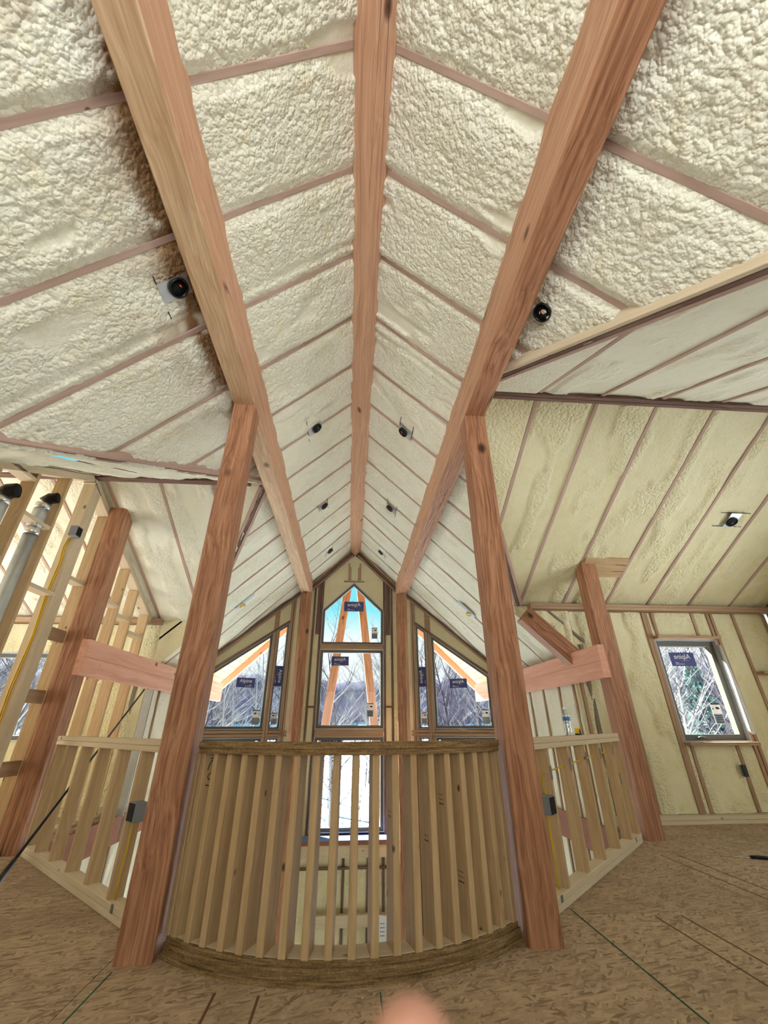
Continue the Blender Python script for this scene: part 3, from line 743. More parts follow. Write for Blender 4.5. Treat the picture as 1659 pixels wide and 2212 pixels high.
# ------------------------------------------------------------------ left stud wall (gable shaped) with pipes and wiring
wl = struct('wall_left', 'open stud wall on the left following the cross gable ceiling')
XW0, XW1 = -3.41, -3.27
def rake(y0, y1, off):
    a = Vector(((XW0+XW1)/2, y0, zcl(y0)-off)); b = Vector(((XW0+XW1)/2, y1, zcl(y1)-off))
    u = Vector((0, -(b-a).z, (b-a).y)).normalized(); u = u if u.z > 0 else -u
    return beam('raked_plate', a, b, .14, .04, 'pinegrey', wl, tuple(u))
for off in (.02, .062): rake(2.2, 4.63, off)
for off in (.03, .075): rake(4.65, 7.1, off)
bxx('bottom_plate', XW0, XW1, 2.2, 7.1, 0, .04, 'pinegrey', wl, 1)
for y in (2.55, 3.0, 3.42, 3.84, 4.262):
    bxx('stud', XW0, XW1, y-.02, y+.02, .04, zcl(y)-.085, 'pine', wl, 2)
for y in (4.66, 4.70, 4.74, 4.78):
    bxx('stud', XW0, XW1, y, y+.038, .04, zcl(y)-.085 if y > 4.64 else zcl(y)-.08, 'pinegrey', wl, 2)
for y in (5.13, 5.66, 5.98, 6.38, 6.88):
    bxx('stud', XW0, XW1, y-.02, y+.02, .04, zcl(y)-.10, 'pine', wl, 2)
for z in (1.97, 1.345, .70):
    bxx('blocking', XW1-.04, XW1, 4.82, 5.08, z-.065, z+.065, 'studtrim', wl, 1)
for y0, y1, z in ((3.44, 3.82, 2.45), (3.86, 4.24, 2.95), (3.0, 3.4, 2.75), (4.28, 4.66, 2.35), (3.02, 3.4, 3.02), (4.83, 5.1, 2.6), (5.15, 5.64, 2.62), (5.68, 5.96, 2.55), (6.0, 6.36, 2.45), (6.4, 6.86, 2.3), (3.44, 3.82, 3.3)):
    bxx('blocking', XW0, XW1, y0, y1, z-.02, z+.02, 'pinegrey', wl, 1)
def pipe(label, y, ztop, z0, r):
    t = thing('vent_pipe', label, 'vent pipe', (-3.34, y, z0))
    tube('pipe_section', [(-3.34, y, z0), (-3.34, y, ztop-.34)], r, 'galv', t, 20)
    tube('pipe_section', [(-3.34, y, ztop-.40), (-3.34, y, ztop-.06)], r*1.05, 'galv', t, 20)
    tube('foil_band', [(-3.34, y, ztop-.40), (-3.34, y, ztop-.32)], r*1.09, 'foil', t, 20)
    tube('foil_band', [(-3.34, y, ztop-.10), (-3.34, y, ztop-.04)], r*1.09, 'foil', t, 20)
    e = tube('elbow', [(-3.34, y, ztop-.06), (-3.335, y, ztop-.01), (-3.30, y+.01, ztop+.035), (-3.24, y+.02, ztop+.05)], [r*.98, r*1.0, r*.98, r*.95], 'black', t, 18, cap=False)
    lathe('opening', [(r*.92, 0), (r*.9, .002)], (-3.245, y+.02, ztop+.05), (1, .1, 0), 'blackmat', t, 18)
pipe('slim galvanised vent pipe with black elbow in the left stud wall', 4.12, 3.22, .06, .062)
pipe('thicker galvanised vent pipe at the left edge of the picture', 3.62, 3.02, .06, .075)
bx, bc = elec_box('small grey electrical box high on the left stud wall', -3.30, -3.215, 4.56, 4.66, 3.02, 3.14, (1, 0, 0))
cb3 = thing('electrical_cable', 'pair of yellow cables stapled down the left stud wall', 'cable', (-3.29, 4.64, .1))
for o in (0, .02):
    tube('cable_length', [(-3.31-o, 4.645, 3.02), (-3.33-o, 4.64, 2.9), (-3.31-o, 4.645, 2.7), (-3.32-o, 4.64, 2.4), (-3.305-o*.6, 4.645, 1.9), (-3.32-o, 4.64, 1.4), (-3.30-o, 4.645, .8), (-3.32-o, 4.64, .2)], .007, 'yellow', cb3, 6)

# ------------------------------------------------------------------ walls with foam between studs
def foam_wall(w, O, U, nrm, studs, u0, u1, z0, z1fun, holes=(), seed=500, rough=.35, res=.05, sw=.045, mat='foamwall', studmat='studtrim', dep=.12, breaks=()):
    # studs: list of u positions; holes: (ua, ub, za, zb); O origin at z=0, U along, nrm into the room
    O, U, nrm = Vector(O), Vector(U).normalized(), Vector(nrm).normalized()
    P = lambda u, z: O+U*u+Vector((0, 0, z))
    def clear(u, za, zb):
        segs = [(za, zb)]
        for ha, hb, hz0, hz1 in holes:
            if ha < u < hb:
                ns = []
                for a, b in segs:
                    if hz0 > a: ns.append((a, min(b, hz0)))
                    if hz1 < b: ns.append((max(a, hz1), b))
                segs = [q for q in ns if q[1]-q[0] > .03]
        return segs
    for u in studs:
        for a, b in clear(u, z0, z1fun(u)):
            beam('stud', P(u, a)-nrm*dep/2, P(u, b)-nrm*dep/2, sw, dep, studmat, w, tuple(nrm))
    edges = sorted(set([u0]+list(studs)+[u1]+list(breaks)+[h[0] for h in holes]+[h[1] for h in holes]))
    for a, b in zip(edges[:-1], edges[1:]):
        if b-a < .03: continue
        m = (a+b)/2; sa = a+(sw/2 if a in studs else 0); sb = b-(sw/2 if b in studs else 0)
        if sb-sa < .015: continue
        hh = [h for h in holes if h[0] < m < h[1]]
        spans = clear(m, z0, 99)
        for za, zb in spans:
            top = (lambda u: z1fun(u)) if zb > 50 else (lambda u, q=zb: min(q, z1fun(u)))
            if top(m)-za < .03: continue
            foam_grid('foam_panel', P(sa, za), P(sa, max(za+.005, top(sa))), P(sb, max(za+.005, top(sb))), P(sb, za), tuple(nrm), res, rough, seed, w, mat, None, .02, .02)
def backing(w, O, U, nrm, u0, u1, z0, z1fun, holes, dep=.16, th=.05, mat='sheath', breaks=()):
    # solid sheathing behind a foam wall, in vertical strips around the holes
    O, U, nrm = Vector(O), Vector(U).normalized(), Vector(nrm).normalized()
    P = lambda u, z: O+U*u+Vector((0, 0, z))-nrm*dep
    ed = sorted(set([u0, u1]+list(breaks)+[h[0] for h in holes]+[h[1] for h in holes]))
    for a, b in zip(ed[:-1], ed[1:]):
        if b-a < .01: continue
        m = (a+b)/2; segs = [(z0, 99)]
        for h in holes:
            if h[0] < m < h[1]:
                ns = []
                for s0, s1 in segs:
                    if h[2] > s0: ns.append((s0, min(s1, h[2])))
                    if h[3] < s1: ns.append((max(s0, h[3]), s1))
                segs = ns
        for s0, s1 in segs:
            if s1 > 50: pts = [P(a, s0), P(b, s0), P(b, max(s0+.01, z1fun(b))), P(a, max(s0+.01, z1fun(a)))]
            else: pts = [P(a, s0), P(b, s0), P(b, s1), P(a, s1)]
            if (pts[2]-pts[1]).length < .02 and (pts[3]-pts[0]).length < .02: continue
            prism('sheathing', pts, -nrm*th, mat, w)

def inset(poly, w):
    n = len(poly); out = []; ar = sum(poly[i-1][0]*poly[i][1]-poly[i][0]*poly[i-1][1] for i in range(n)); sg = 1 if ar > 0 else -1
    L = []
    for i in range(n):
        a, b = Vector(poly[i]), Vector(poly[(i+1) % n]); d = (b-a).normalized(); nn = Vector((-d.y, d.x))*sg
        L.append((a+nn*w, d))
    for i in range(n):
        p, d = L[i-1]; q, e = L[i]; den = d.x*e.y-d.y*e.x
        t = ((q.x-p.x)*e.y-(q.y-p.y)*e.x)/den; r = p+d*t; out.append((r.x, r.y))
    return out
def ring(name, poly, w, O, U, nrm, front, depth, mat, parent):
    O, U, nrm = Vector(O), Vector(U).normalized(), Vector(nrm).normalized(); inn = inset(poly, w); n = len(poly)
    P = lambda q, d: O+U*q[0]+Vector((0, 0, q[1]))+nrm*d
    o = P(poly[0], front); V = []
    for q in poly: V.append(P(q, front)-o)
    for q in inn: V.append(P(q, front)-o)
    for q in poly: V.append(P(q, front-depth)-o)
    for q in inn: V.append(P(q, front-depth)-o)
    F = []
    for i in range(n):
        j = (i+1) % n
        F += [(i, j, n+j, n+i), (n+i, n+j, 3*n+j, 3*n+i), (2*n+i, 3*n+i, 3*n+j, 2*n+j), (i, 2*n+i, 2*n+j, j)]
    return link(name, mesh(V, F), mat, parent, Matrix.Translation(o)), inn
def text_mesh(body, size):
    cu = bpy.data.curves.new('t', 'FONT'); cu.body = body; cu.size = size; cu.align_x = 'CENTER'; cu.extrude = .0004; cu.resolution_u = 3
    ob = bpy.data.objects.new('t', cu); COL.objects.link(ob); dg = bpy.context.evaluated_depsgraph_get()
    me = bpy.data.meshes.new_from_object(ob.evaluated_get(dg)); bpy.data.objects.remove(ob); bpy.data.curves.remove(cu); return me
TXT = {}
def put_text(body, size, c, U, nrm, mat, parent, mirror=True, V=None):
    k = (body, size, mat)
    if k not in TXT:
        TXT[k] = text_mesh(body, size); TXT[k].materials.append(M[mat])
    U, nrm = Vector(U).normalized(), Vector(nrm).normalized(); v = Vector(V) if V else Vector((0, 0, 1))
    m = Matrix(((-U if mirror else U), v, nrm)).transposed().to_4x4(); m.translation = c
    return link('lettering', TXT[k], None, parent, m)
def sticker(win, O, U, nrm, s, z, w, h, mat, kind, off=-.005, rot=False):
    O, U, nrm = Vector(O), Vector(U).normalized(), Vector(nrm).normalized()
    c = O+U*s+Vector((0, 0, z))+nrm*off; Z = Vector((0, 0, 1))
    if rot: eU, eV = Z, -U
    else: eU, eV = U, Z
    st = prism('window_sticker', [c-eU*w/2-eV*h/2, c+eU*w/2-eV*h/2, c+eU*w/2+eV*h/2, c-eU*w/2+eV*h/2], nrm*.0012, mat, win)
    c2 = c+nrm*.0018
    if kind == 'alpine':
        tag(st, 'dark blue maker sticker seen from behind with mirrored lettering')
        put_text('Alpine', h*.52, c2+eV*h*.02, eU, nrm, 'white', st, True, eV)
        put_text('WINDOWS', h*.13, c2-eV*h*.16+eU*w*.08, eU, nrm, 'stickdark', st, True, eV)
        for k, (a, b, y) in enumerate(((-.02, .34, -.36), (.2, .33, -.26))):
            prism('print_line', [c2+eU*w*(-b)+eV*h*(y-.015), c2+eU*w*(-a)+eV*h*(y-.015), c2+eU*w*(-a)+eV*h*(y+.015), c2+eU*w*(-b)+eV*h*(y+.015)], nrm*.0006, 'white', st)
    else:
        tag(st, 'small pale energy rating sticker')
        def q(a, b, y0, y1, m): prism('print_block', [c2+eU*w*a+eV*h*y0, c2+eU*w*b+eV*h*y0, c2+eU*w*b+eV*h*y1, c2+eU*w*a+eV*h*y1], nrm*.0006, m, st)
        q(-.5, .5, .44, .5, 'ink'); q(-.46, .46, -.48, -.02, 'stickdark')
        for k in range(4): q(-.36, .36, -.42+k*.1, -.385+k*.1, 'white')
        sh = [(-.05, .30), (.12, .33), (.30, .30), (.36, .25), (.3, .2), (.22, .23), (.12, .19), (.02, .24), (-.06, .26)]
        prism('print_block', [c2+eU*w*a+eV*h*b for a, b in sh], nrm*.0006, 'ink', st); q(-.4, -.3, .2, .27, 'ink')
WN = [0]
def window(label, poly, O, U, nrm, fw=.05, front=-.05, depth=.09, stickers=(), extra=None):
    WN[0] += 1; O = Vector(O); c = poly[0]
    w = struct('window_%d' % WN[0], label, tuple(O+Vector(U).normalized()*c[0]+Vector((0, 0, c[1]))))
    _, inn = ring('window_frame', poly, fw, O, U, nrm, front, depth, 'bronze', w)
    ring('jamb_liner', [tuple(p) for p in inset(poly, -.012)], .016, O, U, nrm, 0.0, abs(front)+.03, 'jamb', w)
    Un, nn = Vector(U).normalized(), Vector(nrm).normalized()
    Pp = [O+Un*a+Vector((0, 0, b))+nn*(front-.045) for a, b in inn]
    prism('pane', Pp, -nn*.004, 'glass', w)
    for kind, s, z, ww, hh, mat, rot in stickers:
        sticker(w, O, U, nrm, s, z, ww, hh, mat, kind, front-.040, rot)
    return w
EN = lambda s, z, k=1: ('energy', s, z, .14*k, .26*k, 'white', False)
AL = lambda s, z, w=.38, rot=False: ('alpine', s, z, w, w*.5, 'stickblue', rot)

# --- window wall of the right room
wr = struct('wall_far_right', 'foam filled stud wall of the right room around a small window')
hole = (4.45, 5.40, .86, 2.18)
o_, u_, n_ = (0, 5.9, 0), (1, 0, 0), (0, -1, 0)
topz = lambda u: max(.2, min(zcr(5.9)-.085, 99))
foam_wall(wr, o_, u_, n_, [3.20, 3.845, 4.385, 4.43, 4.53, 5.17, 5.42, 5.48, 5.835, 6.33], 3.12, 6.38, .085, topz, [hole], 500, .35, .03)
backing(wr, o_, u_, n_, 3.16, 6.5, -.3, lambda u: zcr(5.9)+.3, [hole])
prism('sheathing', [(2.3, 6.06, zmain(2.3)), (3.17, 6.06, zmain(3.17)), (3.17, 6.06, 2.95), (2.3, 6.06, 2.95)], (0, .04, 0), 'sheath', wr)
for z in (.02, .062): bxx('bottom_plate', 3.18, 6.38, 5.78, 5.905, z-.02, z+.02, 'pinegrey', wr, 0)
for z in (zcr(5.9)-.063, zcr(5.9)-.021): bxx('top_plate', 2.6, 6.38, 5.775, 5.905, z-.02, z+.02, 'studtrim', wr, 0)
foam_grid('foam_panel', (2.35, 5.9, zmain(2.45)-.12), (2.35, 5.9, zcr(5.9)), (3.22, 5.9, zcr(5.9)-.04), (3.22, 5.9, zmain(3.22)-.15), (0, -1, 0), .04, .4, 505, wr, 'foamwall', None, .02, .01)
bxx('sill_plate', 4.44, 5.41, 5.79, 5.905, .82, .858, 'studtrim', wr, 0); bxx('header_plate', 4.44, 5.41, 5.79, 5.905, 2.182, 2.22, 'studtrim', wr, 0)
for z in (1.72,): bxx('blocking', 5.86, 6.32, 5.785, 5.903, z-.02, z+.02, 'studtrim', wr, 0)
w1 = window('small casement window in the right room with snowy trees outside', [(4.46, .87), (5.39, .87), (5.39, 2.17), (4.46, 2.17)], o_, u_, n_, .075, -.06, .09,
       [AL(4.87, 1.92), EN(5.13, 1.2)])
tube('crank_handle', [(4.68, 5.945, .905), (4.72, 5.925, .918), (4.79, 5.93, .908)], .013, 'bronze', w1, 8)
tube('white_foil_strip', [(5.40, 5.86, 2.1), (5.405, 5.85, 1.5), (5.40, 5.845, 1.0), (5.41, 5.84, .95)], [.02, .03, .036, .02], 'vapour', w1, 8)
bx2, _c = elec_box('black electrical box low on the foam wall right of the window', 5.09, 5.135, 5.86, 5.9, .475, .595, (0, -1, 0))
bxx('dark_cover', 5.085, 5.14, 5.845, 5.862, .47, .60, 'black', bx2, 2)
for k in range(3):
    y = 5.07+k*.11; beam('blocking', (3.16, y, zcr(y)-.004), (3.77, y, zcr(y)-.004), .10, .04, 'pine', wr, (0, .5, 1))
# right gable end
wrg = struct('wall_right_gable', 'foam filled gable end wall of the right room')
foam_wall(wrg, (GX, 0, 0), (0, 1, 0), (-1, 0, 0), [.9, 1.5, 4.6, 5.3, 5.86], .2, 5.9, .085, lambda u: zcr(u)-.03, [(1.6, 4.4, .8, 2.3)], 520, .35, .06, breaks=(CR_Y,))  # the hole is an unseen opening added for the fill light
backing(wrg, (GX, 0, 0), (0, 1, 0), (-1, 0, 0), .1, 6.0, -.3, lambda u: zcr(u)+.3, [(1.6, 4.4, .8, 2.3)], breaks=(CR_Y,))
bxx('bottom_plate', GX-.12, GX, .2, 5.9, 0, .08, 'pinegrey', wrg, 1)
wrn = struct('wall_right_near', 'foam wall on the near side of the right room')
foam_wall(wrn, (0, .2, 0), (1, 0, 0), (0, 1, 0), [3.4, 4.2, 5.0, 5.8], 2.45, 6.38, 0, lambda u: zcr(.2), [], 521, .3, .08)
backing(wrn, (0, .2, 0), (1, 0, 0), (0, 1, 0), 2.45, 6.5, -.3, lambda u: zcr(.2)+.3, [])
# right lower front side: eave wall of the loft near part
for sd, nm, yy in ((1, 'wall_right_rear', .05), (-1, 'wall_left_rear', 2.0)):
    ww = struct(nm, 'low foam eave wall behind the camera on the %s' % ('right' if sd > 0 else 'left'))
    foam_wall(ww, (sd*3.1, 0, 0), (0, 1, 0), (-sd, 0, 0), [-3, -2, -1, 0] if sd > 0 else [-3, -2, -1, 0, 1], -4, yy, 0, lambda u: 1.98, [], 530, .3, .1)
    backing(ww, (sd*3.1, 0, 0), (0, 1, 0), (-sd, 0, 0), -4.1, yy+.1, -.3, lambda u: 2.3, [])
# left room
wlf = struct('wall_far_left', 'yellow lit foam wall of the left room behind the studs')
lh = (-5.75, -4.72, .88, 2.1)
foam_wall(wlf, (0, 7.12, 0), (1, 0, 0), (0, -1, 0), [-6.3, -5.8, -4.66, -4.2, -3.75], -6.38, -3.12, .085, lambda u: zcl(7.12)-.085, [lh], 540, .5, .05, mat='foamwall')
backing(wlf, (0, 7.12, 0), (1, 0, 0), (0, -1, 0), -6.5, -3.1, -.3, lambda u: zcl(7.12)+.3, [lh])
bxx('top_plate', -6.38, -3.12, 7.0, 7.125, zcl(7.12)-.08, zcl(7.12), 'studtrim', wlf, 0); bxx('bottom_plate', -6.38, -3.12, 7.0, 7.125, 0, .08, 'pinegrey', wlf, 0)
window('bright window in the left room seen between the studs', [(-5.74, .89), (-4.73, .89), (-4.73, 2.09), (-5.74, 2.09)], (0, 7.12, 0), (1, 0, 0), (0, -1, 0), .06, -.06, .09)
prism('foam_panel', [(-2.4, 7.13, zmain(-2.4)-.12), (-3.14, 7.13, zmain(-3.14)-.12), (-3.14, 7.13, zcl(7.13)+.1), (-2.4, 7.13, zcl(7.13)+.1)], (0, .12, 0), 'foamwall', wlf)
prism('vapour_sheet', [(-3.14, 7.125, -.02), (-3.03, 7.125, -.02), (-3.03, 7.125, 1.57), (-3.14, 7.125, 1.57)], (0, .01, 0), 'vapour', wlf)
wlg = struct('wall_left_gable', 'foam filled gable end wall of the left room')
lgh = (3.1, 6.2, .7, 2.4)  # unseen opening added to brighten the left room
foam_wall(wlg, (-GX, 0, 0), (0, 1, 0), (1, 0, 0), [2.6, 6.3, 6.8], 2.15, 7.12, .085, lambda u: zcl(u)-.03, [lgh], 550, .6, .05, breaks=(CL_Y,))
backing(wlg, (-GX, 0, 0), (0, 1, 0), (1, 0, 0), 2.05, 7.2, -.3, lambda u: zcl(u)+.3, [lgh], breaks=(CL_Y,))
wln = struct('wall_left_near', 'foam wall on the near side of the left room')
foam_wall(wln, (0, 2.15, 0), (1, 0, 0), (0, 1, 0), [-5.8, -5, -4.2, -3.4], -6.38, -2.45, 0, lambda u: zcl(2.15), [], 551, .4, .08)
backing(wln, (0, 2.15, 0), (1, 0, 0), (0, 1, 0), -6.5, -2.4, -.3, lambda u: zcl(2.15)+.3, [])
# rear wall behind the camera; its wide opening is added for light
wb = struct('wall_back', 'foam gable wall behind the camera with wide added light opening')
bh = [(-2.3, 2.34, .55, 3.25)]
foam_wall(wb, (0, -4.0, 0), (1, 0, 0), (0, 1, 0), [-2.8, -2.32, 2.36, 2.8], -3.1, 3.12, 0, lambda u: zmain(u), bh, 560, .3, .12, breaks=(RX,))
backing(wb, (0, -4.0, 0), (1, 0, 0), (0, 1, 0), -3.2, RX, -.3, lambda u: zmain(u)+.3, bh); backing(wb, (0, -4.0, 0), (1, 0, 0), (0, 1, 0), RX, 3.2, -.3, lambda u: zmain(u)+.3, bh)

# --- great room side walls below the eave beams and under the loft
for sd, y0 in ((1, 5.9), (-1, 7.13)):
    w = struct('wall_great_room_%s' % ('right' if sd > 0 else 'left'), 'foam filled side wall of the great room under the %s eave beam' % ('right' if sd > 0 else 'left'))
    foam_wall(w, (sd*3.13, 0, 0), (0, 1, 0), (-sd, 0, 0), [6.05, 6.5, 7.05, 7.6, 8.2] if sd > 0 else [7.2, 7.65, 8.2], y0, 8.78, -2.95, lambda u: 1.97, [], 570+sd, .3, .05, mat='foam', studmat='studtrim')
    backing(w, (sd*3.13, 0, 0), (0, 1, 0), (-sd, 0, 0), y0, 8.9, -2.95, lambda u: 2.1, [])
    backing(w, (sd*3.13, 0, 0), (0, 1, 0), (-sd, 0, 0), 0, y0, -2.95, lambda u: -.31, [])
    foam_wall(w, (sd*3.13, 0, 0), (0, 1, 0), (-sd, 0, 0), [3.4, 4.2, 5.0, 5.8], 3.0, y0, -2.95, lambda u: -.32, [], 572+sd, .3, .1, mat='foam', studmat='studtrim')
    bxx('rim_board', *sorted((sd*3.10, sd*3.135)), 5.35, 8.75, -.34, -.02, 'brown', w, 1)
    if sd > 0: bxx('sheathing', 3.1, 3.16, 5.36, 5.9, -2.95, -.02, 'sheath', w, 2)
wu = struct('wall_under_loft', 'dim wall of the storey below the loft')
prism('sheathing', [(-3.3, 0, -2.95), (3.3, 0, -2.95), (3.3, 0, -.3), (-3.3, 0, -.3)], (0, -.1, 0), 'vapour', wu)

# --- far wall: flat centre bay and two angled wings
YC = 9.55
wf = struct('wall_far', 'far gable wall with tall windows framed by foam strips and studs')
co, cu_, cn = (0, YC, 0), (1, 0, 0), (0, -1, 0)
cw0, cw1 = -.685, .715
apex = (.017, 4.115); zs = 3.46
chole = [(cw0, cw1, -.69, 3.46)]
ctop = lambda u: min(zmain(u)-.1, 99)
foam_wall(wf, co, cu_, cn, [-.885, -.72, .75, .915], -1.0, 1.05, -2.95, ctop, [(cw0-.0, cw1+.0, -.95, 9)], 600, .25, .04, .045, 'foamwall', 'lvl', .1)
# gable field above the centre window
def field(pts): prism('foam_panel', [(x, YC+.02, z) for x, z in pts], (0, .08, 0), 'foamwall', wf)
field([(cw0, zs), apex, (apex[0], ctop(apex[0])-.1), (cw0, ctop(cw0))]); field([apex, (cw1, zs), (cw1, ctop(cw1)), (apex[0], ctop(apex[0])-.1)])
backing(wf, co, cu_, cn, -1.25, .02, -2.95, lambda u: zmain(u)+.3, [(cw0, .02, -.69, 99)], .12); backing(wf, co, cu_, cn, .02, 1.3, -2.95, lambda u: zmain(u)+.3, [(.02, cw1, -.69, 99)], .12)
prism('sheathing', [(cw0, YC+.12, zs), (apex[0], YC+.12, apex[1]), (apex[0], YC+.12, 5.2), (cw0, YC+.12, 4.6)], (0, .05, 0), 'sheath', wf)
prism('sheathing', [(apex[0], YC+.12, apex[1]), (cw1, YC+.12, zs), (cw1, YC+.12, 4.6), (apex[0], YC+.12, 5.2)], (0, .05, 0), 'sheath', wf)
for off, mt, yy in ((.03, 'studtrim', .14), (.075, 'lvl', .10), (.12, 'studtrim', .06)):
    for sd in (1, -1):
        a = Vector((RX+sd*.06, YC-yy/2, RZ+SL*RH-SL*.06-off*1.39)); b = Vector((RX+sd*1.3, YC-yy/2, RZ+SL*RH-SL*1.3-off*1.39))
        beam('raked_plate', a, b, yy, .036, mt, wf, (sd*SL, 0, 1))
for sd in (-1, 1):
    bxx('stud', RX+sd*.135-.02, RX+sd*.135+.02, YC-.02, YC+.05, 4.19, 4.6, 'studtrim', wf, 2); bxx('stud', RX+sd*.10-.018, RX+sd*.10+.018, YC-.025, YC+.05, 4.19, 4.5, 'studtrim', wf, 2)
    for k in (.0, .045, .09): bxx('stud', RX+sd*(.74+k)-.018, RX+sd*(.74+k)+.018, YC-.03-.006*(k > 0), YC+.05, 2.9, ctop(RX+sd*(.74+k))-.06, 'lvl', wf, 2)
bxx('lintel', -.23, .26, YC-.015, YC+.05, 4.135, 4.165, 'studtrim', wf, 0)
for z in (1.42,):
    bxx('blocking', -.87, -.74, YC-.015, YC+.05, z-.018, z+.018, 'lvl', wf, 0); bxx('blocking', .77, .9, YC-.015, YC+.05, z-.018, z+.018, 'lvl', wf, 0)
bxx('window_rail', cw0, cw1, YC-.05, YC+.06, 2.575, 2.68, 'studtrim', wf, 0); bxx('window_rail', cw0, cw1, YC-.05, YC+.06, .865, 1.01, 'studtrim', wf, 0)
window('pointed gable window at the top of the far wall', [(cw0, 2.69), (cw1, 2.69), (cw1, zs), apex, (cw0, zs)], co, cu_, cn, .05, -.03, .09, [AL(-.0+.03, 3.56, .46), EN(.52, 2.95, .95)])
window('middle centre window of the far wall showing timber legs', [(cw0, 1.015), (cw1, 1.015), (cw1, 2.57), (cw0, 2.57)], co, cu_, cn, .06, -.03, .09, [AL(-.24, 2.34, .38), EN(.44, 1.36)])
window('lower centre window of the far wall behind the studs', [(cw0, -.69), (cw1, -.69), (cw1, .86), (cw0, .86)], co, cu_, cn, .06, -.03, .09, [AL(-.35, .72, .42)])
sill = struct('trim_1', 'deep sill ledge with blue membrane under the far centre window')
bxx('membrane', -.98, 1.05, YC-.42, YC+.04, -.742, -.73, 'membrane', sill, 0, 0); bxx('sill_board', -.98, 1.05, YC-.42, YC+.02, -.80, -.743, 'brown', sill, 0); bxx('sill_plate', -.98, 1.05, YC-.40, YC, -.98, -.801, 'pinegrey', sill, 0)
pony = struct('wall_pony', 'foam filled pony wall below the far centre sill')
foam_wall(pony, (0, YC-.12, 0), cu_, cn, [-.93, -.50, -.02, .42, .70, .98], -.98, 1.05, -2.95, lambda u: -.99, [], 610, .3, .05, .045, 'foamwall', 'lvl', .1)
bxx('blocking', -.6, .72, YC-.22, YC-.12, -1.94, -1.78, 'pinegrey', pony, 0); bxx('blocking', -.95, .98, YC-.14, YC-.1, -1.20, -1.16, 'lvl', pony, 0)
pp = thing('paper_sheet', 'white paper sheet pinned low on the far pony wall', 'paper', (.66, YC-.24, -2.1))
prism('page', [(.585, YC-.235, -2.13), (.735, YC-.235, -2.16), (.745, YC-.235, -1.80), (.60, YC-.235, -1.78)], (0, -.002, 0), 'paper', pp)
for k in range(4): bxx('print_line', .63, .71, YC-.239, YC-.237, -1.90-k*.05, -1.888-k*.05, 'stickdark', pp, 0, 0)
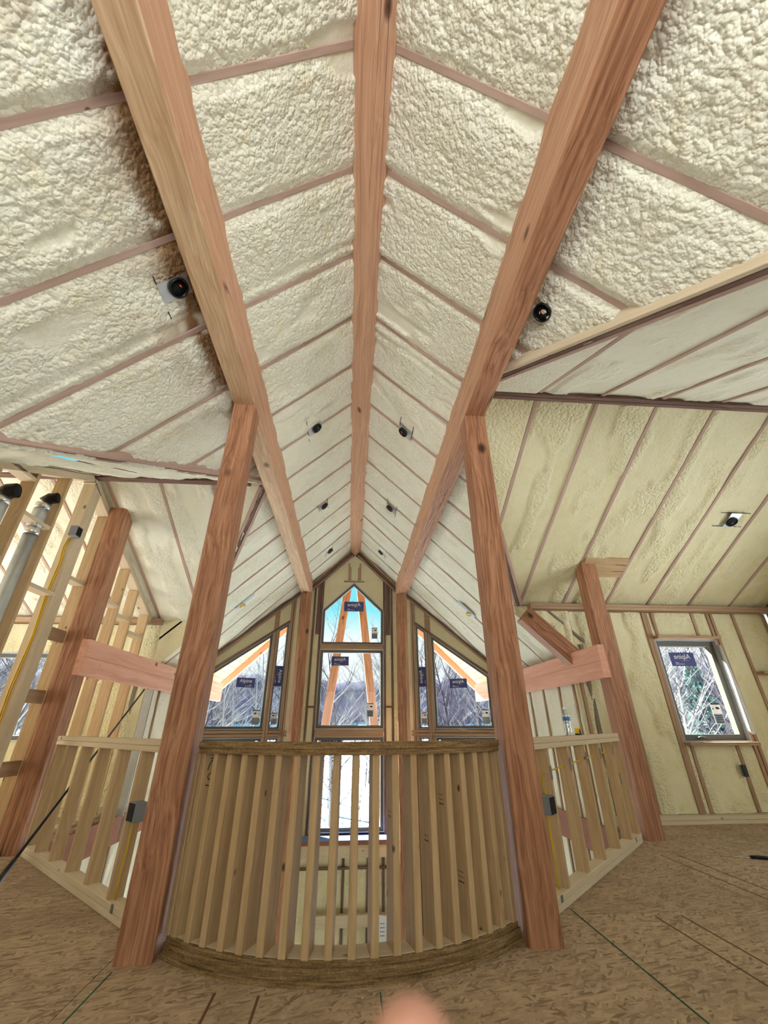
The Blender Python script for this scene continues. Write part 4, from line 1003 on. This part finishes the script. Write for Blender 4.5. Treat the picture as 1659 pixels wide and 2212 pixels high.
# wings
def wing(sd, nm):
    A = Vector((RX+sd*1.0, 9.5, 0)); B = Vector((RX+sd*3.1, 8.73, 0)); U = (B-A).normalized(); N = Vector((U.y, -U.x, 0)); N = N if N.y < 0 else -N
    L = (B-A).length; ux = abs(U.x)
    sx = lambda x: (abs(x-RX)-1.0)/ux
    top = lambda u: zmain(RX+sd*(1.0+u*ux))-.10
    w = struct('wall_far_%s_wing' % nm, 'angled wing of the far wall with tall glazing on the %s' % nm)
    ang = (top(1)-top(0))
    r = 1 if sd > 0 else 1
    big0, big1 = (1.69, 2.80) if sd < 0 else (1.745, 2.83); nar0, nar1 = (1.385, 1.59) if sd < 0 else (1.43, 1.625)
    # heights of the sloping heads
    hz = lambda x: 3.10-(x-nar0)*.80
    prs = [(nar0, nar1, 'narrow'), (big0, big1, 'broad')]
    # wall strips: solid below/above glazing
    def strip(pts, mat='foamwall', th=.1, nmx='foam_panel'):
        prism(nmx, [A+U*u+Vector((0, 0, z))-N*.02 for u, z in pts], -N*th, mat, w)
    s = lambda x: (x-1.0)/ux if sd < 0 else (x-.02-1.0+.02)/ux
    def X(x): return (x+RX-1.0)/ux if sd < 0 else (x-RX-1.0)/ux
    x0 = 1.0; edges = [(.0, X(nar0)), (X(nar1), X(big0)), (X(big1), L)]
    for a, b in edges: strip([(a, -2.95), (b, -2.95), (b, top(b)), (a, top(a))], 'studtrim' if b-a < .25 else 'foamwall')
    for xa, xb, kind in prs:
        a, b = X(xa), X(xb)
        strip([(a, hz(xa)), (b, hz(xb)), (b, top(b)), (a, top(a))])
        strip([(a, .86), (b, .86), (b, 1.01), (a, 1.01)], 'studtrim'); strip([(a, -.98), (b, -.98), (b, -.84), (a, -.84)], 'studtrim')
        strip([(a, -2.95), (b, -2.95), (b, -2.75), (a, -2.75)], 'studtrim')
        side_word = 'left' if sd < 0 else 'right'
        f = .045 if kind == 'broad' else .03
        st = [AL(a+(b-a)*(.36 if sd < 0 else .45), 1.85, .36), EN(a+(b-a)*.12, 1.22) if sd < 0 else EN(b-(b-a)*.12, 1.22)] if kind == 'broad' else [AL((a+b)/2, 2.0, .40, True), EN((a+b)/2, 1.2, .8)]
        window('%s slanted upper window in the %s wing of the far wall' % (kind, side_word), [(a, 1.015), (b, 1.015), (b, hz(xb)-.01), (a, hz(xa)-.01)], A, U, N, f, -.03, .09, st)
        window('%s middle window in the %s wing below the slanted one' % (kind, side_word), [(a, -.83), (b, -.83), (b, .855), (a, .855)], A, U, N, f, -.03, .09, [AL(a+.28, .72, .38)] if kind == 'broad' else [])
        window('%s ground storey window in the %s wing of the far wall' % (kind, side_word), [(a, -2.74), (b, -2.74), (b, -.99), (a, -.99)], A, U, N, f, -.03, .09)
    # framing laid on the wall: head plates, sill rail, mullions
    for off, mt in ((.02, 'lvl'), (.07, 'studtrim')):
        a = A+Vector((0, 0, top(0)+.08-off))+N*.02; b = B+Vector((0, 0, top(L)+.08-off))+N*.02
        beam('raked_plate', a, b, .08, .034, mt, w, tuple((b-a).cross(N)) if (b-a).cross(N).z > 0 else tuple(-(b-a).cross(N)))
    a = A+U*X(nar0)+Vector((0, 0, hz(nar0)+.03)); b = A+U*X(big1)+Vector((0, 0, hz(big1)+.03)); uu = (b-a).cross(N); uu = uu if uu.z > 0 else -uu
    beam('head_plate', a, b, .07, .05, 'lvl', w, tuple(uu))
    for z in (.905, .965): beam('rail_plate', A+U*(X(nar0)-.15)+Vector((0, 0, z)), A+U*X(big1)+Vector((0, 0, z)), .08, .045, 'studtrim', w)
    for x in ((nar1+big0)/2-.022, (nar1+big0)/2+.024): beam('mullion_stud', A+U*X(x)+Vector((0, 0, -2.9)), A+U*X(x)+Vector((0, 0, hz(x))), .042, .09, 'studtrim', w, tuple(N))
    for x in (nar0-.03, nar0-.08): beam('stud', A+U*X(x)+Vector((0, 0, -2.9)), A+U*X(x)+Vector((0, 0, top(X(x)))), .042, .08, 'studtrim', w, tuple(N))
    prism('sheathing', [A+U*u+Vector((0, 0, z))-N*.13 for u, z in ((0, hz(nar0)+.35), (L, hz(big1)+.12), (L, top(L)+.3), (0, top(0)+.3))], -N*.03, 'sheath', w)
    # closing strip between wing and centre bay
    prism('sheathing', [(RX+sd*.97, YC+.02, -2.95), (A+U*.05).to_tuple()[:2]+(-2.95,), (A+U*.05).to_tuple()[:2]+(zmain(RX+sd*1.0)+.2,), (RX+sd*.97, YC+.02, zmain(RX+sd*1.0)+.2)], (0, .12, 0), 'foamwall', w)
wing(-1, 'left'); wing(1, 'right')

# ------------------------------------------------------------------ recessed lights in the foam
def can_light(label, P, up, along, r=.066, group='recessed light housings in the ceiling'):
    up, al = Vector(up).normalized(), Vector(along).normalized(); bt = up.cross(al); P = Vector(P)-up*.03
    t = thing('recessed_light', label, 'recessed light', tuple(P), group)
    def pl(name, pts, th, mat): return prism(name, [P+al*a+bt*b+up*.012 for a, b in pts], up*th, mat, t)
    pl('bracket_plate', [(-.085, -.07), (.13, -.07), (.13, .07), (-.085, .07)], .004, 'galv')
    lathe('can_rim', [(r, .004), (r*1.06, -.008), (r*1.03, -.016), (r*.92, -.017), (r*.86, -.006), (r*.84, .0)], P+up*.008, tuple(up), 'black', t, 24)
    lathe('can_interior', [(r*.85, 0), (r*.85, .001)], P+up*.004, tuple(up), 'blackmat', t, 20)
    for s in (-1, 1): tube('hanger_bar', [P+al*(.125 if s > 0 else -.09)-bt*.2+up*.03, P+al*(.125 if s > 0 else -.09)+bt*.2+up*.03], .004, 'blackmat', t, 6)
    tube('connector', [P-up*.002+al*-.02, P-up*.002+al*-.012+bt*.018], .005, 'orange', t, 6)
for sd, word in ((-1, 'left'), (1, 'right')):
    u = UPN[sd]; dwn = Vector((sd, 0, -SL)).normalized()
    for x, y, lab in ((1.31, 1.89, 'largest black recessed light beyond the %s beam'), (.575, 4.22, 'black recessed light nearest the ridge crossing %s of the ridge beam'), (.585, 6.32, 'second black recessed light from the near end %s of the ridge beam'), (.57, 8.42, 'farthest black recessed light by the far gable %s of the ridge beam')):
        can_light(lab % word, (RX+sd*x, y, zmain(RX+sd*x)), u, dwn)
can_light('black recessed light in the sloping ceiling of the right room', (4.85, 4.407, zcr(4.407)), (0, .5, 1), (0, -1, .5))
for sd, x, y, word in ((-1, 2.02, 7.54, 'left'), (1, 2.125, 7.455, 'right')):
    u = UPN[sd]; P = Vector((RX+sd*x, y, zmain(RX+sd*x)))-u*.03; d = Vector((sd, 0, -SL)).normalized()
    t = thing('junction_box', 'small steel box with coiled yellow wire on the %s far slope' % word, 'junction box', tuple(P))
    bt = u.cross(d)
    prism('mounting_plate', [P+d*a+bt*b for a, b in ((-.24, -.05), (.16, -.05), (.16, .05), (-.24, .05))], u*.02, 'galv', t)
    tube('wire_coil', [P-u*(.02+.03*math.sin(k*.5))+d*(.05+.045*math.cos(k*.7))+bt*(.05*math.sin(k*.7)) for k in range(16)], .009, 'yellow', t, 6)

# ------------------------------------------------------------------ porch outside the far wall
def porch_leg(sd, word):
    a = Vector((RX+sd*.15, 11.42, 4.72)); b = Vector((RX+sd*.93, 11.42, -1.6))
    timber('porch_leg', 'orange timber leg of the a-frame outside, %s one' % word, 'beam', b, a, .20, .27, 'fir', (0, 1, 0))
porch_leg(-1, 'left'); porch_leg(1, 'right')
for sd, word in ((-1, 'left'), (1, 'right')):
    pr = thing('porch_roof', 'pale board porch roof over the far windows on the %s' % word, 'porch roof', (RX+sd*3.3, 10.9, zmain(RX+sd*3.3)))
    up = UPN[sd]; n = 26
    for k in range(n):
        xa, xb = .15+(3.45-.15)*k/n, .15+(3.45-.15)*(k+1)/n-.006
        m_ = (xa+xb)/2; c0 = Vector((RX+sd*m_, 9.72, zmain(RX+sd*m_)+.0))+up*.03; w_ = (xb-xa)*1.39
        cut = 9.72+.5+((k*37) % 10)/14
        for y0, y1 in ((9.74, cut), (cut+.006, 10.95)):
            beam('soffit_board', c0+Vector((0, y0-9.72, 0)), c0+Vector((0, y1-9.72, 0)), w_, .02, 'soffit', pr, tuple(up))
    prism('roof_deck', [Vector((RX+sd*x, y, zmain(RX+sd*x)))+up*.06 for x, y in ((.0, 9.7), (3.55, 9.7), (3.55, 11.1), (.0, 11.1))], up*.04, 'sheath', pr)
    a = Vector((RX+sd*.12, 11.02, zmain(RX+sd*.12)-.02)); b = Vector((RX+sd*3.2, 11.02, zmain(RX+sd*3.2)-.02))
    beam('fascia_rafter', a, b, .10, .20, 'firpink', pr, tuple(up))

# ------------------------------------------------------------------ snow, hillside, trees
def ground():
    nx, ny = 90, 70; V = []; F = []
    for j in range(ny):
        for i in range(nx):
            x = -60+120*i/(nx-1); y = -40+150*(j/(ny-1)); 
            z = -3.2+max(0, y-16)*.10+max(0, abs(x)-14)*.05+.25*math.sin(x*.4)*math.cos(y*.3)
            if -8 < x < 8 and -6 < y < 12: z = -3.25
            V.append((x, y, z))
    for j in range(ny-1):
        for i in range(nx-1): F.append((j*nx+i, j*nx+i+1, (j+1)*nx+i+1, (j+1)*nx+i))
    o = link('ground', mesh(V, F, True), 'snow'); tag(o, 'snow covered ground outside the windows', 'snow', None, 'structure')
ground()
def gz(x, y): return -3.2+max(0, y-16)*.10+max(0, abs(x)-14)*.05
def tree_mesh(seed, h, spread, depth, leafless=True):
    r = random.Random(seed); V = []; F = []
    def seg(a, b, ra, rb):
        k = len(V); d = (b-a).normalized(); u = Vector((0, 0, 1)) if abs(d.z) < .9 else Vector((1, 0, 0)); e = d.cross(u).normalized(); f = d.cross(e)
        for p, q in ((a, ra), (b, rb)):
            for t in (0, 2.094, 4.189): V.append(p+(e*math.cos(t)+f*math.sin(t))*q)
        for i in range(3): F.append((k+i, k+(i+1) % 3, k+3+(i+1) % 3, k+3+i))
    tips = []
    def grow(p, d, L, rad, lev):
        n = 5 if lev == 0 else 3; q = p
        for i in range(n):
            d2 = (d+Vector((r.uniform(-1, 1), r.uniform(-1, 1), r.uniform(-.3, .6)))*(.10 if lev == 0 else .25)).normalized()
            e = q+d2*L/n; seg(q, e, rad*(1-.75*i/n), rad*(1-.75*(i+1)/n)); 
            if lev < depth and (lev > 0 or i > 0):
                for _ in range(3 if lev == 0 else 2):
                    a = r.uniform(0, 6.28); sd = Vector((math.cos(a), math.sin(a), r.uniform(.2, .9)))
                    grow(q.lerp(e, r.random()), (d2*.5+sd*spread).normalized(), L*r.uniform(.3, .5), rad*.42*(1-.5*i/n), lev+1)
            q = e; d = d2
    grow(Vector((0, 0, 0)), Vector((r.uniform(-.1, .1), r.uniform(-.1, .1), 1)), h, h*.011+.012, 0)
    return mesh(V, F)
variants = [tree_mesh(s, h, .8, 3) for s, h in ((1, 8.5), (2, 7.2), (3, 9.5), (4, 6.0))]
shr = [tree_mesh(20+s, h, .9, 2) for s, h in ((1, 2.6), (2, 3.4), (3, 2.0))]
for m_ in variants[:2]: m_.materials.append(M['birch'])
for m_ in variants[2:]+shr: m_.materials.append(M['twig'])
rt = random.Random(5)
def place(me, x, y, rz, sc, name, label, cat, group):
    o = bpy.data.objects.new(name, me); COL.objects.link(o); o.location = (x, y, gz(x, y)-.1); o.rotation_euler = (0, 0, rz); o.scale = (sc, sc, sc); tag(o, label, cat, group)
for k in range(150):
    y = 17+26*(k/150)+rt.uniform(-1.5, 1.5); x = rt.uniform(-.62, .62)*(y+6)
    place(variants[k % 4], x, y, rt.uniform(0, 6.3), rt.uniform(.6, .95), 'bare_tree', 'bare winter tree in the snowy woods beyond the windows', 'tree', 'bare trees in the woods')
for k in range(90):
    y = 13+16*(k/90)+rt.uniform(-.8, .8); x = rt.uniform(-.55, .55)*(y+4)
    place(shr[k % 3], x, y, rt.uniform(0, 6.3), rt.uniform(.6, 1.0), 'bare_shrub', 'leafless shrub poking out of the snow outside', 'shrub', 'leafless shrubs in the snow')
for k in range(40):
    y = rt.uniform(9, 24); x = y*rt.uniform(.70, 1.15)
    place(variants[k % 4], x, y, rt.uniform(0, 6.3), rt.uniform(.6, .9), 'bare_tree', 'bare winter tree in the snowy woods beyond the windows', 'tree', 'bare trees in the woods')
for k in range(22):
    y = rt.uniform(12, 24); x = -y*rt.uniform(.62, .85)
    place(variants[k % 4], x, y, rt.uniform(0, 6.3), rt.uniform(.6, .9), 'bare_tree', 'bare winter tree in the snowy woods beyond the windows', 'tree', 'bare trees in the woods')
def hill():
    n = 140; V = []; F = []
    for i in range(n):
        a = math.radians(-65+130*i/(n-1)); R = 62
        x, y = R*math.sin(a), R*math.cos(a); t = 6.2+2.2*float(vnoise(np.array([i*.12]), np.array([0.]), 3)[0])+.9*float(vnoise(np.array([i*.9]), np.array([2.]), 4)[0])
        V += [(x, y, -4), (x, y, t*.7), (x*1.06, y*1.06, t)]
    for i in range(n-1):
        for k in range(2): F.append((i*3+k, (i+1)*3+k, (i+1)*3+k+1, i*3+k+1))
    o = link('wooded_hill', mesh(V, F, True), 'brush'); tag(o, 'hazy wooded hillside behind the bare trees', 'hill', None, 'structure')
hill()
def spruce():
    c = Vector((10.9, 13.2, gz(10.9, 13.2))); t = thing('spruce_tree', 'snow dusted spruce outside the right room window', 'tree', tuple(c))
    tube('trunk', [c, c+Vector((0, 0, 6.6))], [.09, .01], 'twig', t, 6)
    r = random.Random(9); V = []; F = []
    for k in range(26):
        z = .5+6.0*k/26; L = 1.75*(1-z/6.9)
        for j in range(13):
            a = 6.283*j/13+r.uniform(-.2, .2); d = Vector((math.cos(a), math.sin(a), -.28)); s = Vector((-math.sin(a), math.cos(a), 0)); b = Vector((0, 0, z+r.uniform(-.08, .08))); q = len(V)
            w = .13*L+.03
            V += [b, b+d*L*.6+s*w, b+d*L, b+d*L*.6-s*w, b+d*L*.55+Vector((0, 0, .09)), b+d*L*.55-Vector((0, 0, .10))]
            F += [(q, q+1, q+4), (q+1, q+2, q+4), (q+2, q+3, q+4), (q+3, q, q+4), (q+1, q, q+5), (q+2, q+1, q+5), (q+3, q+2, q+5), (q, q+3, q+5)]
    link('boughs', mesh(V, F), 'spruce', t, Matrix.Translation(c))
spruce()

# ------------------------------------------------------------------ fingertip of the person taking the picture
def finger():
    cam = S.camera.matrix_world; 
    W_ = lambda x, y, z: cam @ Vector((x, y, z))
    px = lambda u, v, d: W_((u-829.5)/884.8*d, -(v-1106)/884.8*d, -d)
    t = thing('finger', 'blurred pink fingertip at the bottom edge of the picture', 'finger', tuple(px(890, 2420, .085)))
    tip, base = px(886, 2200, .082), px(902, 2680, .088)
    d = (base-tip); n = 12; pts = []; rad = []
    for i in range(n+1):
        f = i/n; pts.append(tip+d*f); r = .0098*math.sqrt(max(0.02, 1-(1-min(1, f/.26))**2)); rad.append(r+.0016*f)
    tube('finger_skin', pts, rad, 'skin', t, 20)
finger()
